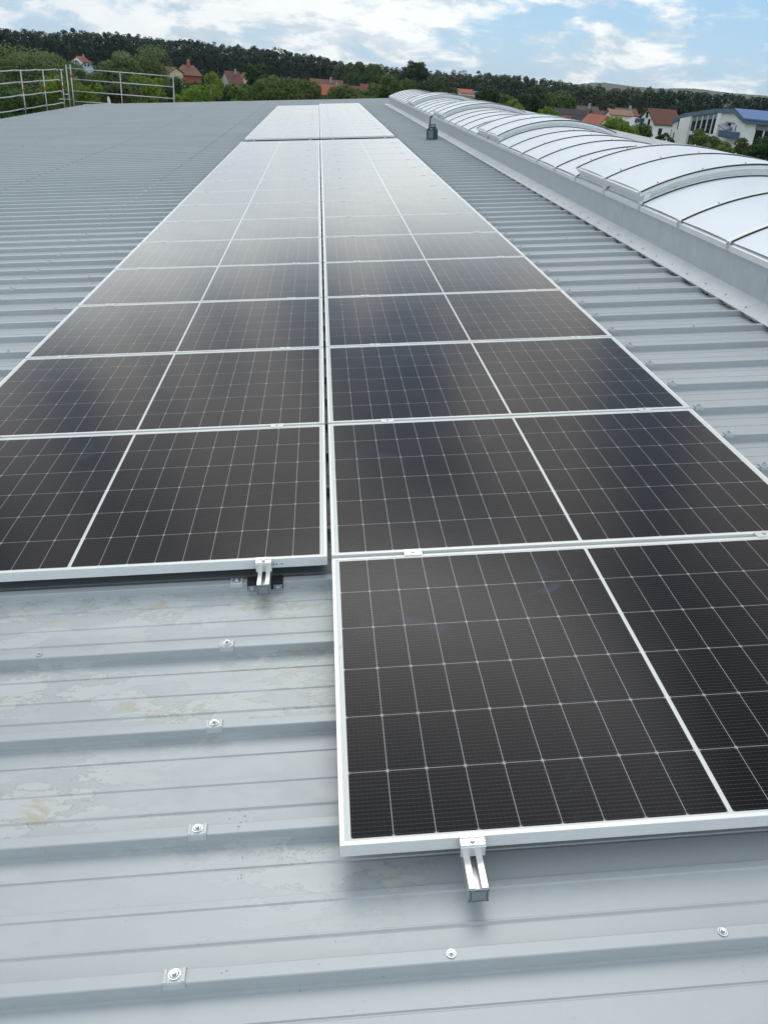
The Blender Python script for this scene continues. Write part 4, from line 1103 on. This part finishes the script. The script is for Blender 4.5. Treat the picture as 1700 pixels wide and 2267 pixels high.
def blue_hall():
    """white hall with blue standing seam roof; front wall seen obliquely, flank running off to the right"""
    d = 118
    roofb = Mat('blue_sheet_roof', (0.10, 0.18, 0.36), .65, **{'Specular IOR Level': .2}); xx, yy, zz = roofb.xyz()
    seam = (xx * 2.0).mod(1.0).lt(.06); roofb.set('Base Color', roofb.mix(seam * .5, (0.11, 0.19, 0.37), (0.06, 0.12, 0.26)))
    fasc = plain('blue_grey_fascia', (0.10, 0.15, 0.21), .5, .1)
    pan = plain('grey_blue_panel', (0.20, 0.25, 0.30), .5, .1)
    A = at(1491, 300, d + 6); B = at(1652, 300, d - 6)
    ux = Vector((B.x - A.x, B.y - A.y, 0)); L = ux.length; ux.normalize(); ang = math.atan2(ux.y, ux.x)
    t = thing('assembly_hall', 'white hall with blue roof and tall dark glazed bays behind the trees', 'building', world_at(A.x, A.y, GZ, ang))
    Mi = world_at(A.x, A.y, GZ, ang).inverted()
    def loc(px, py):                                   # where this sight line meets the front wall's plane
        v = ray(px, py); o = Mi @ CAMW; dv = Mi.to_3x3() @ v; k = -o.y / dv.y; q = o + dv * k; return (q.x, q.z)
    top = [loc(1491, 264), loc(1516, 251.5), loc(1591, 240.5), loc(1630, 241), loc(1651, 262)]
    x_end = top[-1][0]
    # front wall as a solid slab
    MB().prism([(0, -.3), (x_end, -.3), (x_end, top[-1][1] - .35)] + [(p[0], p[1] - .35) for p in top[::-1][1:]], 'y', 0, .4).build('front_wall', WHT, t)
    # fascia following the roofline
    fb = MB()
    for a, b in zip(top[:-1], top[1:]):
        fb.add([(a[0] - .02, -.30, a[1] - .50), (b[0] + .02, -.30, b[1] - .50), (b[0] + .02, -.30, b[1]), (a[0] - .02, -.30, a[1]), (a[0] - .02, .42, a[1] - .50), (b[0] + .02, .42, b[1] - .50), (b[0] + .02, .42, b[1]), (a[0] - .02, .42, a[1])],
               [(0, 1, 2, 3), (4, 7, 6, 5), (0, 4, 5, 1), (3, 2, 6, 7), (0, 3, 7, 4), (1, 5, 6, 2)])
    fb.build('fascia', fasc, t)
    # flank: from the front corner away to the right
    fl = 15.0; fa = math.radians(38)
    dx, dy = math.cos(fa), math.sin(fa)
    zc = top[-1][1] - .35
    MB().add([(x_end, .40, -.3), (x_end + dx * fl, .4 + dy * fl, -.3), (x_end + dx * fl, .4 + dy * fl, zc), (x_end, .40, zc), (x_end - .3, .8, -.3), (x_end - .3 + dx * fl, .8 + dy * fl, -.3), (x_end - .3 + dx * fl, .8 + dy * fl, zc), (x_end - .3, .8, zc)],
             [(0, 1, 2, 3), (4, 7, 6, 5), (3, 2, 6, 7), (0, 3, 7, 4), (1, 5, 6, 2)]).build('flank_wall', WHT, t)
    # roof: blue slope rising from the flank eave to the ridge, and the roof behind the front
    pk = top[3]; ey = -.45
    ra, rb = (x_end + .15, ey, top[-1][1] + .02), (x_end + .35 + dx * (fl + 1), ey + dy * (fl + 1), top[-1][1] + .02)
    rc, rd = (pk[0] + dx * (fl + 1), dy * (fl + 1), pk[1] + .06), (pk[0], -.3, pk[1] + .06)
    r = MB().add([ra, rb, rc, rd, (ra[0], ra[1], ra[2] - .15), (rb[0], rb[1], rb[2] - .15), (rc[0], rc[1], rc[2] - .15), (rd[0], rd[1], rd[2] - .15)], [(0, 1, 2, 3), (4, 7, 6, 5), (0, 4, 5, 1), (1, 5, 6, 2), (3, 2, 6, 7), (0, 3, 7, 4)])
    r.build('blue_roof', roofb.m, t)
    r = MB()
    for a, b in zip(top[:3], top[1:4]):
        r.add([(a[0], -.28, a[1] + .01), (b[0], -.28, b[1] + .01), (b[0] + dx * fl, dy * fl, b[1] + .01), (a[0] + dx * fl, dy * fl, a[1] + .01)], [(0, 1, 2, 3)])
    r.build('rear_roof', roofb.m, t)
    q = [(x_end + .02, ey + .1), (x_end + .25 + dx * (fl + .9), ey + .1 + dy * (fl + .9))]
    MB().add([(q[0][0], q[0][1], zc - .15), (q[1][0], q[1][1], zc - .15), (q[1][0], q[1][1], zc + .33), (q[0][0], q[0][1], zc + .33), (q[0][0] - .1, q[0][1] + .25, zc - .15), (q[1][0] - .1, q[1][1] + .25, zc - .15), (q[1][0] - .1, q[1][1] + .25, zc + .33), (q[0][0] - .1, q[0][1] + .25, zc + .33)],
             [(0, 1, 2, 3), (4, 7, 6, 5), (0, 4, 5, 1), (3, 2, 6, 7)]).build('flank_fascia', fasc, t)
    # glazed bay between the white piers
    def roofz(x):
        return float(np.interp(x, [p[0] for p in top], [p[1] for p in top])) - .5
    xa, _ = loc(1527, 290); xb, _ = loc(1585, 290)
    zs, _z = loc(1540, 291)[1], 0
    def bay(x0, x1, z0, n, name='glazed_bay', panel=.55):
        g = MB().prism([(x0, z0), (x1, z0), (x1, roofz(x1) - panel), (x0, roofz(x0) - panel)], 'y', -.06, -.004).build(name, WIN, t)
        MB().prism([(x0, roofz(x0) - panel), (x1, roofz(x1) - panel), (x1, roofz(x1)), (x0, roofz(x0))], 'y', -.08, -.004).build('bay_panel', pan, g)
        fr = MB()
        for i in range(1, n):
            x = x0 + (x1 - x0) * i / n; fr.box(x - .07, x + .07, -.16, -.062, z0, roofz(x) - .05)
        hz = MB()
        for f_ in (.30, .58):
            hz.prism([(x0, z0 + (roofz(x0) - panel - z0) * f_ - .018), (x1, z0 + (roofz(x1) - panel - z0) * f_ - .018), (x1, z0 + (roofz(x1) - panel - z0) * f_ + .018), (x0, z0 + (roofz(x0) - panel - z0) * f_ + .018)], 'y', -.10, -.063)
        hz.build('transom', fasc, g)
        fr.build('mullions', WFR, g)
        return g
    bay(xa, xb, zs, 5)
    MB().box(xa, xa + 3.2, -.06, -.004, .4, zs - .45).build('ground_window', WIN, t)
    for (p0, p1, y0, y1) in ((1499, 1503.5, 262, 286), (1488, 1492.5, 293, 306), (1494.5, 1500, 290, 318)):
        (a0, b0), (a1, b1) = loc(p0, y1), loc(p1, y0)
        MB().box(a0, a1, -.06, -.004, b0, b1).build('slot_window', WIN, t)
    # projecting piers either side of the bay
    for (p0, p1) in ((1505, 1527.5), (1585, 1592)):
        a, b = loc(p0, 290)[0], loc(p1, 290)[0]
        MB().prism([(a, -.3), (b, -.3), (b, roofz(b) - .02), (a, roofz(a) - .02)], 'y', -.42, -.001).build('pier', WHT, t)
    # small window, porch canopy and blue balcony on the right of the front
    (a0, b0), (a1, b1) = loc(1609, 281), loc(1618, 273)
    w_ = MB().box(a0, a1, -.06, -.004, b0, b1).build('window', WIN, t)
    MB().box(a0 - .15, a1 + .75, -.25, -.07, b1, b1 + .12).build('lintel', GRY, w_)
    (a0, b0), (a1, b1) = loc(1625.5, 291), loc(1630, 277)
    MB().box(a0, a1, -.06, -.004, b0, b1).build('slot_window', WIN, t)
    (a0, b0), (a1, b1) = loc(1606, 301), loc(1638, 293)
    bl = MB().box(a0, a1, -1.2, -1.1, b0, b1).box(a0, a0 + .1, -1.098, -.004, b0, b1).box(a1 - .1, a1, -1.098, -.004, b0, b1).box(a0, a1, -1.098, -.004, b0 - .15, b0 - .002)
    bl.build('balcony', plain('blue_balcony', (0.07, 0.12, 0.20), .5), t)
    (a0, b0), (a1, b1) = loc(1601, 287), loc(1622, 281)
    MB().add([(a0, -1.0, b1 + .1), (a1, -1.0, b0 + .1), (a1, -.004, b0 + .35), (a0, -.004, b1 + .35), (a0, -1.0, b1 - .02), (a1, -1.0, b0 - .02), (a1, -.004, b0 + .2), (a0, -.004, b1 + .2)], [(0, 1, 2, 3), (4, 7, 6, 5), (0, 4, 5, 1), (1, 5, 6, 2), (3, 2, 6, 7), (0, 3, 7, 4)]).build('canopy', pan, t)
    # flank windows
    n = Vector((dy, -dx, 0))
    for i in range(8):
        s0 = 1.1 + i * 1.05; s1 = s0 + .9
        P = lambda s, o_, z: (x_end + dx * s + n.x * o_, .4 + dy * s + n.y * o_, z)
        f = MB().add([P(s0, .03, 1.0), P(s1, .03, 1.0), P(s1, .03, zc - .75), P(s0, .03, zc - .75)], [(0, 1, 2, 3)]).build('flank_window', WIN, t)
        MB().add([P(s1, .02, 1.0), P(s1 + .15, .02, 1.0), P(s1 + .15, .02, zc - .75), P(s1, .02, zc - .75), P(s1, .12, 1.0), P(s1 + .15, .12, 1.0), P(s1 + .15, .12, zc - .75), P(s1, .12, zc - .75)], [(4, 5, 6, 7), (0, 4, 7, 3), (1, 2, 6, 5), (3, 7, 6, 2)]).build('window_post', WFR, f)
    P = lambda s, o_, z: (x_end + dx * s + n.x * o_, .4 + dy * s + n.y * o_, z)
    MB().add([P(1.0, .025, zc - .75), P(9.6, .025, zc - .75), P(9.6, .025, zc - .16), P(1.0, .025, zc - .16)], [(0, 1, 2, 3)]).build('flank_panel', pan, t)
blue_hall()

# ------------------------------------------------------------------ the air between here and the far hill
def haze():
    m = bpy.data.materials.new('haze_air'); m.use_nodes = True; nt = m.node_tree
    nt.nodes.remove(nt.nodes['Principled BSDF'])
    v = nt.nodes.new('ShaderNodeVolumePrincipled')
    v.inputs['Density'].default_value = 0.7e-4; v.inputs['Color'].default_value = (0.80, 0.89, 1.0, 1); v.inputs['Anisotropy'].default_value = 0.2
    nt.links.new(v.outputs[0], [q for q in nt.nodes if q.type == 'OUTPUT_MATERIAL'][0].inputs['Volume'])
    tag(MB().box(-3300, 3300, -3300, 3300, GZ - 1, 45).build('haze', m), kind='stuff')
haze()
